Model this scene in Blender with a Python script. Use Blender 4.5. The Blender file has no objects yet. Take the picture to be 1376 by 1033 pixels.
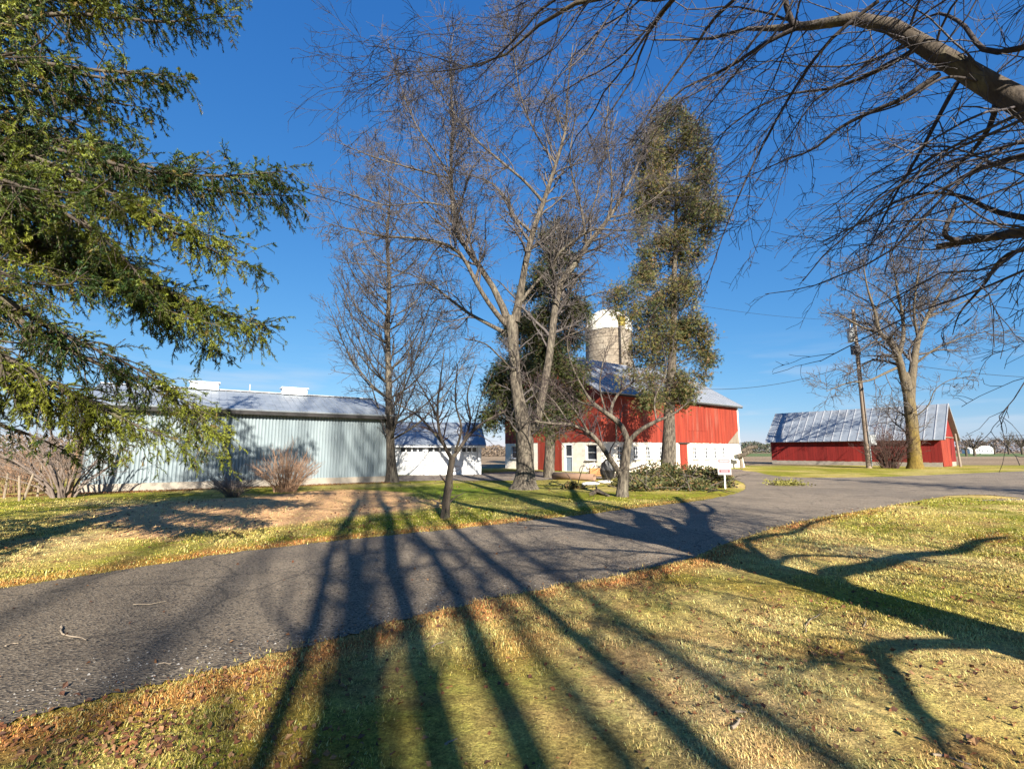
import bpy, math, random
import numpy as np
from mathutils import Vector
rng = np.random.default_rng(7); random.seed(7)
SC = bpy.context.scene; COL = SC.collection
R = math.radians
# ------------------------------------------------------------------ camera model (used to find where things stand)
F = 640.0; CX, CY, HOR = 688.0, 516.5, 606.0; EYE = 1.65
TH = math.atan((HOR - CY) / F); CT, ST = math.cos(TH), math.sin(TH)
def ray(px, py):
    u = (px - CX) / F; v = (CY - py) / F
    return np.array([u, CT - v * ST, ST + v * CT])
def P(px, py, Y):
    d = ray(px, py); return d * (Y / d[1]) + np.array([0, 0, EYE])
def G(px, py):
    d = ray(px, py); return d * (-EYE / d[2]) + np.array([0, 0, EYE])
def proj(p):
    z = p[2] - EYE; dep = p[1] * CT + z * ST
    return CX + F * p[0] / dep, CY - F * (-p[1] * ST + z * CT) / dep
def GX(px, Y):                                   # ground point in pixel column px at depth Y
    return np.array([(px - CX) / F * (Y * CT - EYE * ST), Y, 0.0])
def along(o, d, px, z=0.0):                      # t with o + t d in pixel column px
    lo, hi = -5.0, 80.0
    f = lambda t: proj(np.array([o[0] + d[0] * t, o[1] + d[1] * t, z]))[0] - px
    s = f(lo)
    for _ in range(60):
        m = (lo + hi) / 2
        if (f(m) > 0) == (s > 0): lo = m
        else: hi = m
    return lo
EL = R(27.0); SH = np.array([-0.28, 0.96]); SH = SH / np.linalg.norm(SH)     # shadows run this way
# ------------------------------------------------------------------ objects
def link(o):
    COL.objects.link(o); return o
def thing(name, label, cat, loc=(0, 0, 0), group=None):
    o = link(bpy.data.objects.new(name, None)); o.location = loc; o.empty_display_size = .3
    o['label'] = label; o['category'] = cat
    if group: o['group'] = group
    return o
def tag(o, label, cat, group=None):
    o['label'] = label; o['category'] = cat
    if group: o['group'] = group
    return o
def kind(o, k):
    o['kind'] = k; return o
def root_loc(p):
    while p.parent: p = p.parent
    return np.array(p.location)
class MB:
    """collects vertices and faces, builds ONE mesh object"""
    def __init__(s): s.v = []; s.q = []; s.t = []; s.n = 0; s.c = []
    def add(s, v, q=None, t=None, col=None):
        v = np.asarray(v, float).reshape(-1, 3)
        if q is not None and len(q): s.q.append(np.asarray(q, np.int64).reshape(-1, 4) + s.n)
        if t is not None and len(t): s.t.append(np.asarray(t, np.int64).reshape(-1, 3) + s.n)
        s.v.append(v); s.n += len(v)
        if col is not None:
            col = np.asarray(col, float)
            if col.ndim == 1: col = np.repeat(col[None, :], len(v), 0)
            s.c.append(col)
        return s
    def box(s, c, size, ax=None, col=None):
        ax = np.eye(3) if ax is None else np.asarray(ax, float)
        h = np.asarray(size, float) / 2
        v = [np.asarray(c, float) + sx * h[0] * ax[0] + sy * h[1] * ax[1] + sz * h[2] * ax[2] for sx in (-1, 1) for sy in (-1, 1) for sz in (-1, 1)]
        return s.add(v, [[0, 1, 3, 2], [4, 6, 7, 5], [0, 4, 5, 1], [2, 3, 7, 6], [0, 2, 6, 4], [1, 5, 7, 3]], None, col)
    def quad(s, a, b, c, d, col=None): return s.add([a, b, c, d], [[0, 1, 2, 3]], None, col)
    def tube(s, pts, rad, m=8, cap=True, col=None):
        pts = np.asarray(pts, float); rad = np.full(len(pts), rad) if np.isscalar(rad) else np.asarray(rad, float)
        v, q = tubes(pts[None], rad[None], m); s.add(v, q, None, col)
        if cap:
            for ring, pc in ((0, pts[0]), (len(pts) - 1, pts[-1])):
                rv = v[ring * m:(ring + 1) * m]
                s.add(np.vstack([rv, pc]), None, [[i, (i + 1) % m, m] for i in range(m)], col)
        return s
    def build(s, name, m, parent=None, smooth=False):
        me = bpy.data.meshes.new(name)
        V = np.vstack(s.v)
        if parent is not None: V = V - root_loc(parent)
        q = np.vstack(s.q) if s.q else np.zeros((0, 4), np.int64); t = np.vstack(s.t) if s.t else np.zeros((0, 3), np.int64)
        me.vertices.add(len(V)); me.vertices.foreach_set('co', V.astype(np.float32).ravel())
        loops = np.concatenate([q.ravel(), t.ravel()]).astype(np.int32)
        me.loops.add(len(loops)); me.loops.foreach_set('vertex_index', loops)
        tot = np.concatenate([np.full(len(q), 4), np.full(len(t), 3)]).astype(np.int32)
        st = np.concatenate([[0], np.cumsum(tot)[:-1]]).astype(np.int32)
        me.polygons.add(len(tot)); me.polygons.foreach_set('loop_start', st)
        me.polygons.foreach_set('use_smooth', np.full(len(tot), bool(smooth)))
        if s.c:
            C = np.vstack(s.c)
            if C.shape[1] == 3: C = np.hstack([C, np.ones((len(C), 1))])
            a = me.color_attributes.new('Col', 'FLOAT_COLOR', 'POINT'); a.data.foreach_set('color', C.astype(np.float32).ravel())
        me.update(calc_edges=True); me.validate()
        o = link(bpy.data.objects.new(name, me)); me.materials.append(m)
        if parent is not None: o.parent = parent
        return o
def tubes(Pn, Rn, m):
    N, S, _ = Pn.shape
    T = np.empty_like(Pn); T[:, 1:-1] = Pn[:, 2:] - Pn[:, :-2]; T[:, 0] = Pn[:, 1] - Pn[:, 0]; T[:, -1] = Pn[:, -1] - Pn[:, -2]
    T /= np.linalg.norm(T, axis=2, keepdims=True) + 1e-9
    mean = T.mean(1); ref = np.eye(3)[np.argmin(np.abs(mean), axis=1)][:, None, :]
    U = np.cross(T, np.broadcast_to(ref, T.shape)); U /= np.linalg.norm(U, axis=2, keepdims=True) + 1e-9
    W = np.cross(T, U)
    a = np.arange(m) * 2 * np.pi / m
    V = Pn[:, :, None, :] + Rn[:, :, None, None] * (np.cos(a)[None, None, :, None] * U[:, :, None, :] + np.sin(a)[None, None, :, None] * W[:, :, None, :])
    i = np.arange(N)[:, None, None] * S * m; j = np.arange(S - 1)[None, :, None] * m; k = np.arange(m)[None, None, :]; k2 = (k + 1) % m
    q = np.stack([i + j + k, i + j + k2, i + j + m + k2, i + j + m + k], -1).reshape(-1, 4)
    return V.reshape(-1, 3), q
# ------------------------------------------------------------------ materials
def nodes(name):
    m = bpy.data.materials.new(name); m.use_nodes = True; nt = m.node_tree
    return m, nt, nt.nodes['Principled BSDF'], nt.nodes.new, nt.links.new
K = .655; KG = .80
def mat(name, c1, c2=None, scale=4.0, detail=5, rough=.8, metal=0.0, bump=0.0, bscale=None, stretch=(1, 1, 1), attr=False, lo=.35, hi=.65, trans=0.0, spec=.3, c3=None, s3=.6, bdist=.02, w3=(.5, .62)):
    m, nt, b, N, L = nodes(name); kk = 1.0 if name in ('white_paint', 'silo_dome_white', 'white_plastic', 'whitewashed_masonry') else KG if name == 'grass_blade' else K
    sc_ = lambda c: tuple(x * kk for x in c) if c else c
    c1, c2, c3 = sc_(c1), sc_(c2), sc_(c3)
    b.inputs['Roughness'].default_value = rough; b.inputs['Metallic'].default_value = metal; b.inputs['Specular IOR Level'].default_value = spec
    tc = N('ShaderNodeTexCoord'); mp = N('ShaderNodeMapping'); mp.inputs['Scale'].default_value = stretch; L(tc.outputs['Object'], mp.inputs['Vector'])
    def noise(sc, d=detail):
        n = N('ShaderNodeTexNoise'); n.inputs['Scale'].default_value = sc; n.inputs['Detail'].default_value = d; n.inputs['Roughness'].default_value = .62
        L(mp.outputs[0], n.inputs['Vector']); return n
    def ramp(n, a, z):
        r = N('ShaderNodeMapRange'); r.inputs[1].default_value = a; r.inputs[2].default_value = z; r.clamp = True
        L(n.outputs['Fac'], r.inputs[0]); return r
    def mix(f, a, c, bt='MIX'):
        x = N('ShaderNodeMix'); x.data_type = 'RGBA'; x.blend_type = bt
        if hasattr(f, 'outputs'): L(f.outputs[0], x.inputs[0])
        else: x.inputs[0].default_value = f
        for v, s in ((a, 6), (c, 7)):
            if isinstance(v, tuple): x.inputs[s].default_value = (*v, 1)
            else: L(v, x.inputs[s])
        return x.outputs[2]
    c2 = c2 or c1
    col = mix(ramp(noise(scale), lo, hi), c1, c2)
    if attr:
        a = N('ShaderNodeAttribute'); a.attribute_name = 'Col'
        col = mix(1.0, col, a.outputs['Color'], 'MULTIPLY')
    if c3: col = mix(ramp(noise(s3, 6), *w3), col, c3)
    L(col, b.inputs['Base Color'])
    if bump:
        bp = N('ShaderNodeBump'); bp.inputs['Strength'].default_value = bump; bp.inputs['Distance'].default_value = bdist
        L(noise(bscale or scale * 3, 8).outputs['Fac'], bp.inputs['Height']); L(bp.outputs[0], b.inputs['Normal'])
    if trans:
        t = N('ShaderNodeBsdfTranslucent'); L(col, t.inputs['Color']); ms = N('ShaderNodeMixShader'); ms.inputs[0].default_value = trans
        L(b.outputs[0], ms.inputs[1]); L(t.outputs[0], ms.inputs[2]); L(ms.outputs[0], nt.nodes['Material Output'].inputs['Surface'])
    return m
W1 = (1, 1, 1)
M = {}
M['red'] = mat('red_boards', (.38, .056, .028), (.27, .036, .020), 3, stretch=(1, 1, .12), attr=True, rough=.75, bump=.4, bscale=14, c3=(.36, .14, .10), s3=1.4, w3=(.56, .82))
M['red2'] = mat('red_shed_boards', (.30, .022, .017), (.22, .017, .014), 3, stretch=(1, 1, .12), attr=True, rough=.8, bump=.4, bscale=14, c3=(.22, .11, .09), s3=2.0, w3=(.66, .82))
M['whitewash'] = mat('whitewashed_masonry', (.76, .70, .60), (.62, .56, .47), 1.6, rough=.9, bump=.6, bscale=9, c3=(.42, .34, .25), s3=1.3, w3=(.60, .8))
M['white'] = mat('white_paint', (.78, .79, .80), (.70, .72, .74), 3, rough=.55, bump=.1)
M['greywood'] = mat('weathered_wood', (.36, .30, .23), (.22, .18, .14), 5, stretch=(1, 1, .2), rough=.9, bump=.5)
M['glass'] = mat('dark_glass', (.03, .04, .05), (.06, .07, .09), 2, rough=.12, spec=.6)
M['doorblue'] = mat('grey_blue_door', (.34, .42, .52), (.28, .36, .46), 4, rough=.6)
M['galv'] = mat('galvanised_siding', (.335, .405, .435), (.27, .335, .37), .9, stretch=(1, 1, .3), rough=.5, metal=.15, bump=.05, c3=(.15, .18, .20), s3=.8, w3=(.52, .85))
M['galvroof'] = mat('galvanised_roof', (.44, .49, .55), (.34, .39, .45), 1.2, rough=.5, metal=.35, bump=.06, c3=(.30, .30, .31), s3=.7, w3=(.55, .8))
M['barnroof'] = mat('barn_roof_metal', (.42, .45, .50), (.34, .37, .42), 1.5, rough=.5, metal=.25, c3=(.42, .42, .44), s3=.6, w3=(.55, .8))
M['seam'] = mat('bright_seam', (.56, .58, .62), (.46, .48, .52), 3, rough=.5, metal=.2)
M['concrete'] = mat('old_concrete', (.46, .41, .34), (.34, .30, .25), 2.5, rough=.92, bump=.5, bscale=12)
M['silo'] = mat('silo_stave', (.37, .31, .24), (.26, .215, .165), 1.8, rough=.92, bump=.5, bscale=9, attr=True, c3=(.46, .41, .33), s3=.5, w3=(.5, .75))
M['dome'] = mat('silo_dome_white', (.62, .60, .55), (.50, .48, .43), 1.2, rough=.55, c3=(.34, .30, .24), s3=.9, w3=(.5, .75))
M['yellow'] = mat('yellow_chute', (.50, .38, .07), (.40, .30, .06), 3, rough=.6)
M['dark'] = mat('black_plastic', (.012, .012, .014), (.02, .02, .022), 3, rough=.45, bump=.6, bscale=6)
M['fascia'] = mat('dark_fascia', (.05, .045, .045), (.03, .03, .03), 4, rough=.8)
M['bark'] = mat('grey_bark', (.205, .172, .132), (.05, .041, .033), 16, stretch=(1, 1, .22), lo=.40, hi=.60, rough=.95, bump=1.0, bscale=22, c3=(.30, .27, .20), s3=2.4, w3=(.55, .75), bdist=.03)
M['barklichen'] = mat('lichen_bark', (.21, .17, .115), (.10, .08, .055), 7, stretch=(1, 1, .3), rough=.95, bump=.9, bscale=14, attr=True, bdist=.04)
M['barkthin'] = mat('thin_dark_bark', (.075, .06, .055), (.045, .037, .035), 8, stretch=(1, 1, .4), rough=.85, bump=.6, bscale=22)
M['barkdark'] = mat('dark_bark', (.14, .112, .085), (.075, .06, .048), 8, stretch=(1, 1, .4), rough=.95, bump=.8, bscale=22, c3=(.24, .22, .13), s3=3.5, w3=(.55, .72))
M['twig'] = mat('grey_twig', (.165, .142, .132), (.09, .078, .076), 5, rough=.75)
M['twigdark'] = mat('overhang_twig', (.085, .07, .072), (.045, .037, .04), 5, rough=.6, spec=.45)
M['twigpurple'] = mat('purple_twig', (.11, .075, .075), (.07, .05, .05), 5, rough=.8)
M['tanstem'] = mat('tan_stem', (.46, .29, .18), (.32, .19, .12), 4, rough=.85)
M['greystem'] = mat('grey_stem', (.27, .215, .18), (.17, .13, .11), 4, rough=.85)
M['redstem'] = mat('red_brown_stem', (.16, .09, .075), (.10, .06, .05), 4, rough=.85)
M['needle'] = mat('spruce_needle', W1, (.75, .8, .75), 1.2, attr=True, rough=.55, trans=.10, spec=.3)
M['spray'] = mat('cedar_spray', W1, (.7, .72, .65), .7, attr=True, rough=.7, trans=.12)
M['blade'] = mat('grass_blade', W1, (.8, .8, .8), 3, attr=True, rough=.7, trans=.3)
M['leaf'] = mat('dead_leaf', W1, (.75, .7, .7), 6, attr=True, rough=.75, trans=.15)
M['stick'] = mat('pale_stick', (.42, .34, .25), (.28, .22, .16), 9, rough=.9, bump=.3)
M['pole'] = mat('pole_wood', (.38, .30, .23), (.25, .19, .15), 5, stretch=(1, 1, .1), rough=.9, bump=.5)
M['grey'] = mat('grey_metal', (.45, .47, .48), (.38, .40, .41), 4, rough=.5, metal=.3)
M['darkmetal'] = mat('dark_metal', (.07, .07, .08), (.05, .05, .06), 4, rough=.5, metal=.3)
M['wire'] = mat('black_wire', (.03, .03, .03), None, 3, rough=.6)
M['clay'] = mat('clay_pipe', (.34, .215, .145), (.27, .17, .115), 3, rough=.85, bump=.2)
M['plasticwhite'] = mat('white_plastic', (.80, .80, .80), (.68, .68, .70), 5, rough=.4, bump=.4, bscale=6)
M['signwhite'] = mat('sign_white', (.80, .76, .76), (.74, .70, .70), 6, rough=.4)
M['signred'] = mat('sign_red', (.42, .04, .06), (.36, .035, .05), 6, rough=.4)
M['signpink'] = mat('sign_faded_pink', (.62, .25, .27), (.55, .2, .23), 6, rough=.4)
M['signblack'] = mat('sign_dark_print', (.06, .04, .05), None, 6, rough=.5)
M['woods'] = mat('far_woods', W1, (.75, .75, .78), .05, attr=True, rough=.95)
M['orange'] = mat('orange_box', (.55, .27, .10), (.45, .22, .08), 3, rough=.8)
M['stone'] = mat('loose_stone', (.42, .40, .37), (.26, .25, .24), 30, rough=.9)
# ground: colour comes from the kind of ground (grass, dead grass, soil, needles), broken up by fine noise
def ground_mat():
    m, nt, b, N, L = nodes('lawn_ground'); b.inputs['Roughness'].default_value = .95; b.inputs['Specular IOR Level'].default_value = .1
    a = N('ShaderNodeAttribute'); a.attribute_name = 'Col'; tc = N('ShaderNodeTexCoord')
    def noise(s, d=6, r=.7):
        n = N('ShaderNodeTexNoise'); n.inputs['Scale'].default_value = s; n.inputs['Detail'].default_value = d; n.inputs['Roughness'].default_value = r; L(tc.outputs['Object'], n.inputs['Vector']); return n
    def mr(n, a0, a1, b0, b1):
        r = N('ShaderNodeMapRange'); L(n.outputs['Fac'], r.inputs[0])
        for i, v in zip((1, 2, 3, 4), (a0, a1, b0, b1)): r.inputs[i].default_value = v
        return r
    def mul(c, r):
        x = N('ShaderNodeMix'); x.data_type = 'RGBA'; x.blend_type = 'MULTIPLY'; x.inputs[0].default_value = 1; L(c, x.inputs[6])
        cb = N('ShaderNodeCombineColor'); [L(r.outputs[0], cb.inputs[i]) for i in range(3)]; L(cb.outputs[0], x.inputs[7]); return x.outputs[2]
    c = mul(a.outputs['Color'], mr(noise(14), .3, .7, .45, 1.45)); c = mul(c, mr(noise(60, 4), .3, .7, .45, 1.5)); c = mul(c, mr(noise(1.3, 4), .3, .7, .8 * KG, 1.2 * KG))
    # tufts drier or greener than their neighbours
    x = N('ShaderNodeMix'); x.data_type = 'RGBA'; L(mr(noise(3.5, 5), .48, .66, 0, .45).outputs[0], x.inputs[0]); L(c, x.inputs[6])
    y = N('ShaderNodeMix'); y.data_type = 'RGBA'; y.blend_type = 'MULTIPLY'; y.inputs[0].default_value = 1; L(c, y.inputs[6]); y.inputs[7].default_value = (.75, 1.0, .6, 1); L(y.outputs[2], x.inputs[7])
    L(x.outputs[2], b.inputs['Base Color'])
    bp = N('ShaderNodeBump'); bp.inputs['Strength'].default_value = .9; bp.inputs['Distance'].default_value = .05; L(noise(26, 8).outputs['Fac'], bp.inputs['Height']); L(bp.outputs[0], b.inputs['Normal'])
    return m
M['ground'] = ground_mat()
def asphalt_mat(name, c1, c2, c3):
    c1, c2, c3 = [tuple(x * K for x in c) for c in (c1, c2, c3)]
    m, nt, b, N, L = nodes(name); b.inputs['Roughness'].default_value = .85; b.inputs['Specular IOR Level'].default_value = .25
    tc = N('ShaderNodeTexCoord')
    def noise(s, d=6, r=.65):
        n = N('ShaderNodeTexNoise'); n.inputs['Scale'].default_value = s; n.inputs['Detail'].default_value = d; n.inputs['Roughness'].default_value = r; L(tc.outputs['Object'], n.inputs['Vector']); return n
    def ramp(src, a, z, o=0, p=1):
        r = N('ShaderNodeMapRange'); L(src, r.inputs[0])
        for i, v in zip((1, 2, 3, 4), (a, z, o, p)): r.inputs[i].default_value = v
        return r.outputs[0]
    def mix(f, a, c, bt='MIX'):
        x = N('ShaderNodeMix'); x.data_type = 'RGBA'; x.blend_type = bt
        L(f, x.inputs[0]) if not isinstance(f, float) else setattr(x.inputs[0], 'default_value', f)
        for v, s in ((a, 6), (c, 7)):
            if isinstance(v, tuple): x.inputs[s].default_value = (*v, 1)
            else: L(v, x.inputs[s])
        return x.outputs[2]
    c = mix(ramp(noise(.5, 5).outputs['Fac'], .35, .65), c1, c2)
    vo = N('ShaderNodeTexVoronoi'); vo.inputs['Scale'].default_value = 55; L(tc.outputs['Object'], vo.inputs['Vector'])
    sp = N('ShaderNodeSeparateColor'); L(vo.outputs['Color'], sp.inputs[0])
    c = mix(ramp(sp.outputs[0], .55, 1.0, 0, .75), c, c3)
    c = mix(ramp(sp.outputs[1], .60, .95, 0, .85), c, (.02, .02, .022))
    c = mix(ramp(noise(2.2, 7).outputs['Fac'], .52, .72, 0, .45), c, c2)
    # thin cracks
    v2 = N('ShaderNodeTexVoronoi'); v2.feature = 'DISTANCE_TO_EDGE'; v2.inputs['Scale'].default_value = .55
    nz = noise(2.0, 4); ad = N('ShaderNodeMix'); ad.data_type = 'RGBA'; ad.blend_type = 'ADD'; ad.inputs[0].default_value = .35; L(tc.outputs['Object'], ad.inputs[6]); L(nz.outputs['Color'], ad.inputs[7]); L(ad.outputs[2], v2.inputs['Vector'])
    c = mix(ramp(v2.outputs['Distance'], 0, .015, .6, 0), c, (.025, .023, .021))
    c = mix(ramp(noise(.23, 3).outputs['Fac'], .48, .60, 0, .32), c, (.06, .052, .045))
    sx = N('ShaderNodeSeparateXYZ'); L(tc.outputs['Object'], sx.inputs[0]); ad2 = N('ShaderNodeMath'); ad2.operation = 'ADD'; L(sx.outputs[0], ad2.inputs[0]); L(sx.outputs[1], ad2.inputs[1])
    light_ramp = ramp(ad2.outputs[0], 1.0, 13.0, .78, 1.30); cw = N('ShaderNodeCombineColor'); [L(light_ramp, cw.inputs[i]) for i in range(3)]       # near-left shade and paler grazing light towards the barn, put into the colour
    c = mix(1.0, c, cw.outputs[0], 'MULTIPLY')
    L(c, b.inputs['Base Color'])
    bp = N('ShaderNodeBump'); bp.inputs['Strength'].default_value = .8; bp.inputs['Distance'].default_value = .012
    L(vo.outputs['Distance'], bp.inputs['Height']); b2 = N('ShaderNodeBump'); b2.inputs['Strength'].default_value = .5; b2.inputs['Distance'].default_value = .02; L(noise(30, 8).outputs['Fac'], b2.inputs['Height']); L(bp.outputs[0], b2.inputs['Normal']); L(b2.outputs[0], b.inputs['Normal'])
    return m
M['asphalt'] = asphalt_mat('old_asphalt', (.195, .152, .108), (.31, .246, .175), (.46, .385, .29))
M['gravel'] = asphalt_mat('yard_gravel', (.20, .16, .125), (.26, .21, .16), (.36, .30, .24))

# ------------------------------------------------------------------ camera, light, sky
cd = bpy.data.cameras.new('camera'); cam = link(bpy.data.objects.new('camera', cd)); SC.camera = cam
cd.sensor_width = 36; cd.lens = 36 * F / 1376; cd.clip_end = 8000; cd.clip_start = .05
cam.location = (0, 0, EYE); cam.rotation_euler = (math.pi / 2 + TH, 0, 0)
sd = bpy.data.lights.new('sun', 'SUN'); sun = link(bpy.data.objects.new('sun', sd)); sd.energy = 5.0; sd.angle = R(.5); sd.color = (1, .92, .79)
tov = Vector((-SH[0] * math.cos(EL), -SH[1] * math.cos(EL), math.sin(EL)))
sun.rotation_euler = tov.to_track_quat('Z', 'Y').to_euler(); sun.location = (8, -30, 30)
w = bpy.data.worlds.new('World'); SC.world = w; w.use_nodes = True
sk = w.node_tree.nodes.new('ShaderNodeTexSky'); sk.sky_type = 'NISHITA'; sk.sun_disc = False; sk.sun_elevation = EL
sk.sun_rotation = math.atan2(-SH[0], -SH[1]); sk.air_density = 1.0; sk.dust_density = 0; sk.ozone_density = 8
EXPO = 1.6; nt = w.node_tree; spl = nt.nodes.new('ShaderNodeSeparateColor'); cmb = nt.nodes.new('ShaderNodeCombineColor'); nt.links.new(sk.outputs[0], spl.inputs[0])
for i, (pw, k) in enumerate(((1.12, 1.35), (.74, 1.02), (.46, 1.06))):      # the deep, saturated blue of the photograph's sky
    m1 = nt.nodes.new('ShaderNodeMath'); m1.operation = 'MULTIPLY'; m1.inputs[1].default_value = .1; m2 = nt.nodes.new('ShaderNodeMath'); m2.operation = 'POWER'; m2.inputs[1].default_value = pw
    m3 = nt.nodes.new('ShaderNodeMath'); m3.operation = 'MULTIPLY'; m3.inputs[1].default_value = k / (.1 * 2 ** EXPO)
    nt.links.new(spl.outputs[i], m1.inputs[0]); nt.links.new(m1.outputs[0], m2.inputs[0]); nt.links.new(m2.outputs[0], m3.inputs[0]); nt.links.new(m3.outputs[0], cmb.inputs[i])
# thin streaks of cloud low over the fields
tcw = nt.nodes.new('ShaderNodeTexCoord'); mpw = nt.nodes.new('ShaderNodeMapping'); mpw.inputs['Scale'].default_value = (2.2, 2.2, 16); nt.links.new(tcw.outputs['Generated'], mpw.inputs[0])
nzw = nt.nodes.new('ShaderNodeTexNoise'); nzw.inputs['Scale'].default_value = 2.4; nzw.inputs['Detail'].default_value = 6; nt.links.new(mpw.outputs[0], nzw.inputs['Vector'])
def rng_(src, a, b, c, d):
    r = nt.nodes.new('ShaderNodeMapRange'); nt.links.new(src, r.inputs[0])
    for i, v in zip((1, 2, 3, 4), (a, b, c, d)): r.inputs[i].default_value = v
    return r.outputs[0]
szw = nt.nodes.new('ShaderNodeSeparateXYZ'); nt.links.new(tcw.outputs['Generated'], szw.inputs[0])
f1, f2, f3 = rng_(nzw.outputs['Fac'], .50, .72, 0, .55), rng_(szw.outputs[2], .01, .05, 0, 1), rng_(szw.outputs[2], .07, .22, 1, 0)
mm = nt.nodes.new('ShaderNodeMath'); mm.operation = 'MULTIPLY'; nt.links.new(f1, mm.inputs[0]); nt.links.new(f2, mm.inputs[1]); mn = nt.nodes.new('ShaderNodeMath'); mn.operation = 'MULTIPLY'; nt.links.new(mm.outputs[0], mn.inputs[0]); nt.links.new(f3, mn.inputs[1])
mxw = nt.nodes.new('ShaderNodeMix'); mxw.data_type = 'RGBA'; nt.links.new(mn.outputs[0], mxw.inputs[0]); nt.links.new(cmb.outputs[0], mxw.inputs[6]); wv = 1 / (.1 * 2 ** EXPO); mxw.inputs[7].default_value = (.72 * wv, .80 * wv, .92 * wv, 1)
nt.links.new(mxw.outputs[2], nt.nodes['Background'].inputs['Color']); nt.nodes['Background'].inputs['Strength'].default_value = .10
SC.view_settings.view_transform = 'Standard'; SC.view_settings.look = 'None'; SC.view_settings.exposure = EXPO; SC.view_settings.gamma = 1

# ------------------------------------------------------------------ ground zones
def inpoly(x, y, poly):
    poly = np.asarray(poly)[:, :2]; r = np.zeros(x.shape, bool); j = len(poly) - 1
    for i in range(len(poly)):
        xi, yi = poly[i]; xj, yj = poly[j]
        c = ((yi > y) != (yj > y)) & (x < (xj - xi) * (y - yi) / (yj - yi + 1e-12) + xi); r ^= c; j = i
    return r
def sdist(x, y, poly):                            # signed distance, + inside
    poly = np.asarray(poly)[:, :2]; d = np.full(x.shape, 1e9)
    for i in range(len(poly)):
        a = poly[i - 1]; b = poly[i]; ab = b - a; t = np.clip(((x - a[0]) * ab[0] + (y - a[1]) * ab[1]) / (ab @ ab + 1e-12), 0, 1)
        d = np.minimum(d, np.hypot(x - a[0] - t * ab[0], y - a[1] - t * ab[1]))
    return np.where(inpoly(x, y, poly), d, -d)
def vnoise(x, y, s, seed=0):
    x = x / s; y = y / s; xi = np.floor(x).astype(np.int64); yi = np.floor(y).astype(np.int64); fx = x - xi; fy = y - yi
    fx = fx * fx * (3 - 2 * fx); fy = fy * fy * (3 - 2 * fy)
    def h(a, b):
        n = (a * 374761393 + b * 668265263 + seed * 1442695041) & 0xffffffff
        n = ((n ^ (n >> 13)) * 1274126177) & 0xffffffff; return ((n ^ (n >> 16)) & 0xffff) / 65535.0
    return (h(xi, yi) * (1 - fx) + h(xi + 1, yi) * fx) * (1 - fy) + (h(xi, yi + 1) * (1 - fx) + h(xi + 1, yi + 1) * fx) * fy
def fbm(x, y, s, seed=0): return (vnoise(x, y, s, seed) + .5 * vnoise(x, y, s / 2, seed + 1) + .25 * vnoise(x, y, s / 4, seed + 2)) / 1.75
def smooth(pts, n=8, closed=False):               # Catmull-Rom
    p = np.asarray(pts, float); q = []
    k = len(p)
    for i in range(k if closed else k - 1):
        a, b = p[i], p[(i + 1) % k]; z = p[i - 1] if (i > 0 or closed) else a; d = p[(i + 2) % k] if (i + 2 < k or closed) else b
        for s in np.arange(n) / n: q.append(.5 * (2 * b * 0 + 2 * a + (b - z) * s + (2 * z - 5 * a + 4 * b - d) * s * s + (3 * a - z - 3 * b + d) * s ** 3))
    if not closed: q.append(p[-1])
    return np.array(q)
far_edge = [G(*p) for p in ((-260, 822), (-120, 806), (0, 792), (150, 768), (330, 741), (500, 722), (600, 712), (700, 701), (790, 691), (860, 682), (930, 674), (985, 664), (1002, 656), (1000, 649))]
near_edge = [G(*p) for p in ((-200, 1035), (0, 975), (110, 946), (250, 911), (350, 885), (450, 860), (550, 831), (650, 808), (750, 788), (850, 769), (930, 750), (965, 735), (1050, 707), (1150, 688), (1240, 672))]
far_edge = smooth(far_edge, 10)[:, :2]; near_edge = smooth(near_edge, 10)[:, :2]
far_edge = far_edge + (rng.random(far_edge.shape) - .5) * .10; near_edge = near_edge + (rng.random(near_edge.shape) - .5) * .085
lane_far = smooth([G(*p) for p in ((1030, 637.5), (1060, 641), (1130, 641.5), (1220, 639.5), (1300, 636), (1376, 633))], 5)[:, :2]
lane_end = np.array([[70, 42.0], [70, 27.5]])
lane_near = smooth([np.array([70, 24.5, 0])] + [G(*p) for p in ((1440, 671), (1376, 669), (1320, 665), (1275, 666))], 5)[:, :2]
barn_lane = np.array([G(985, 643)[:2], G(975, 638)[:2], G(1000, 632.5)[:2], G(1016, 634)[:2]])
road_poly = np.vstack([far_edge, barn_lane, lane_far, lane_end, lane_near, near_edge[::-1]])
yard_poly = smooth([G(*p) for p in ((520, 646), (600, 645.5), (700, 645.5), (800, 643), (900, 642), (985, 641), (1000, 634), (985, 630), (900, 633), (800, 636), (760, 634), (700, 633.5), (640, 636), (540, 639))], 4, True)[:, :2]
soil_poly = smooth([G(*p) for p in ((110, 690), (200, 676), (330, 668), (440, 659), (520, 661), (575, 672), (570, 684), (500, 694), (420, 703), (330, 712), (230, 722), (120, 712))], 6, True)[:, :2]
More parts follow.
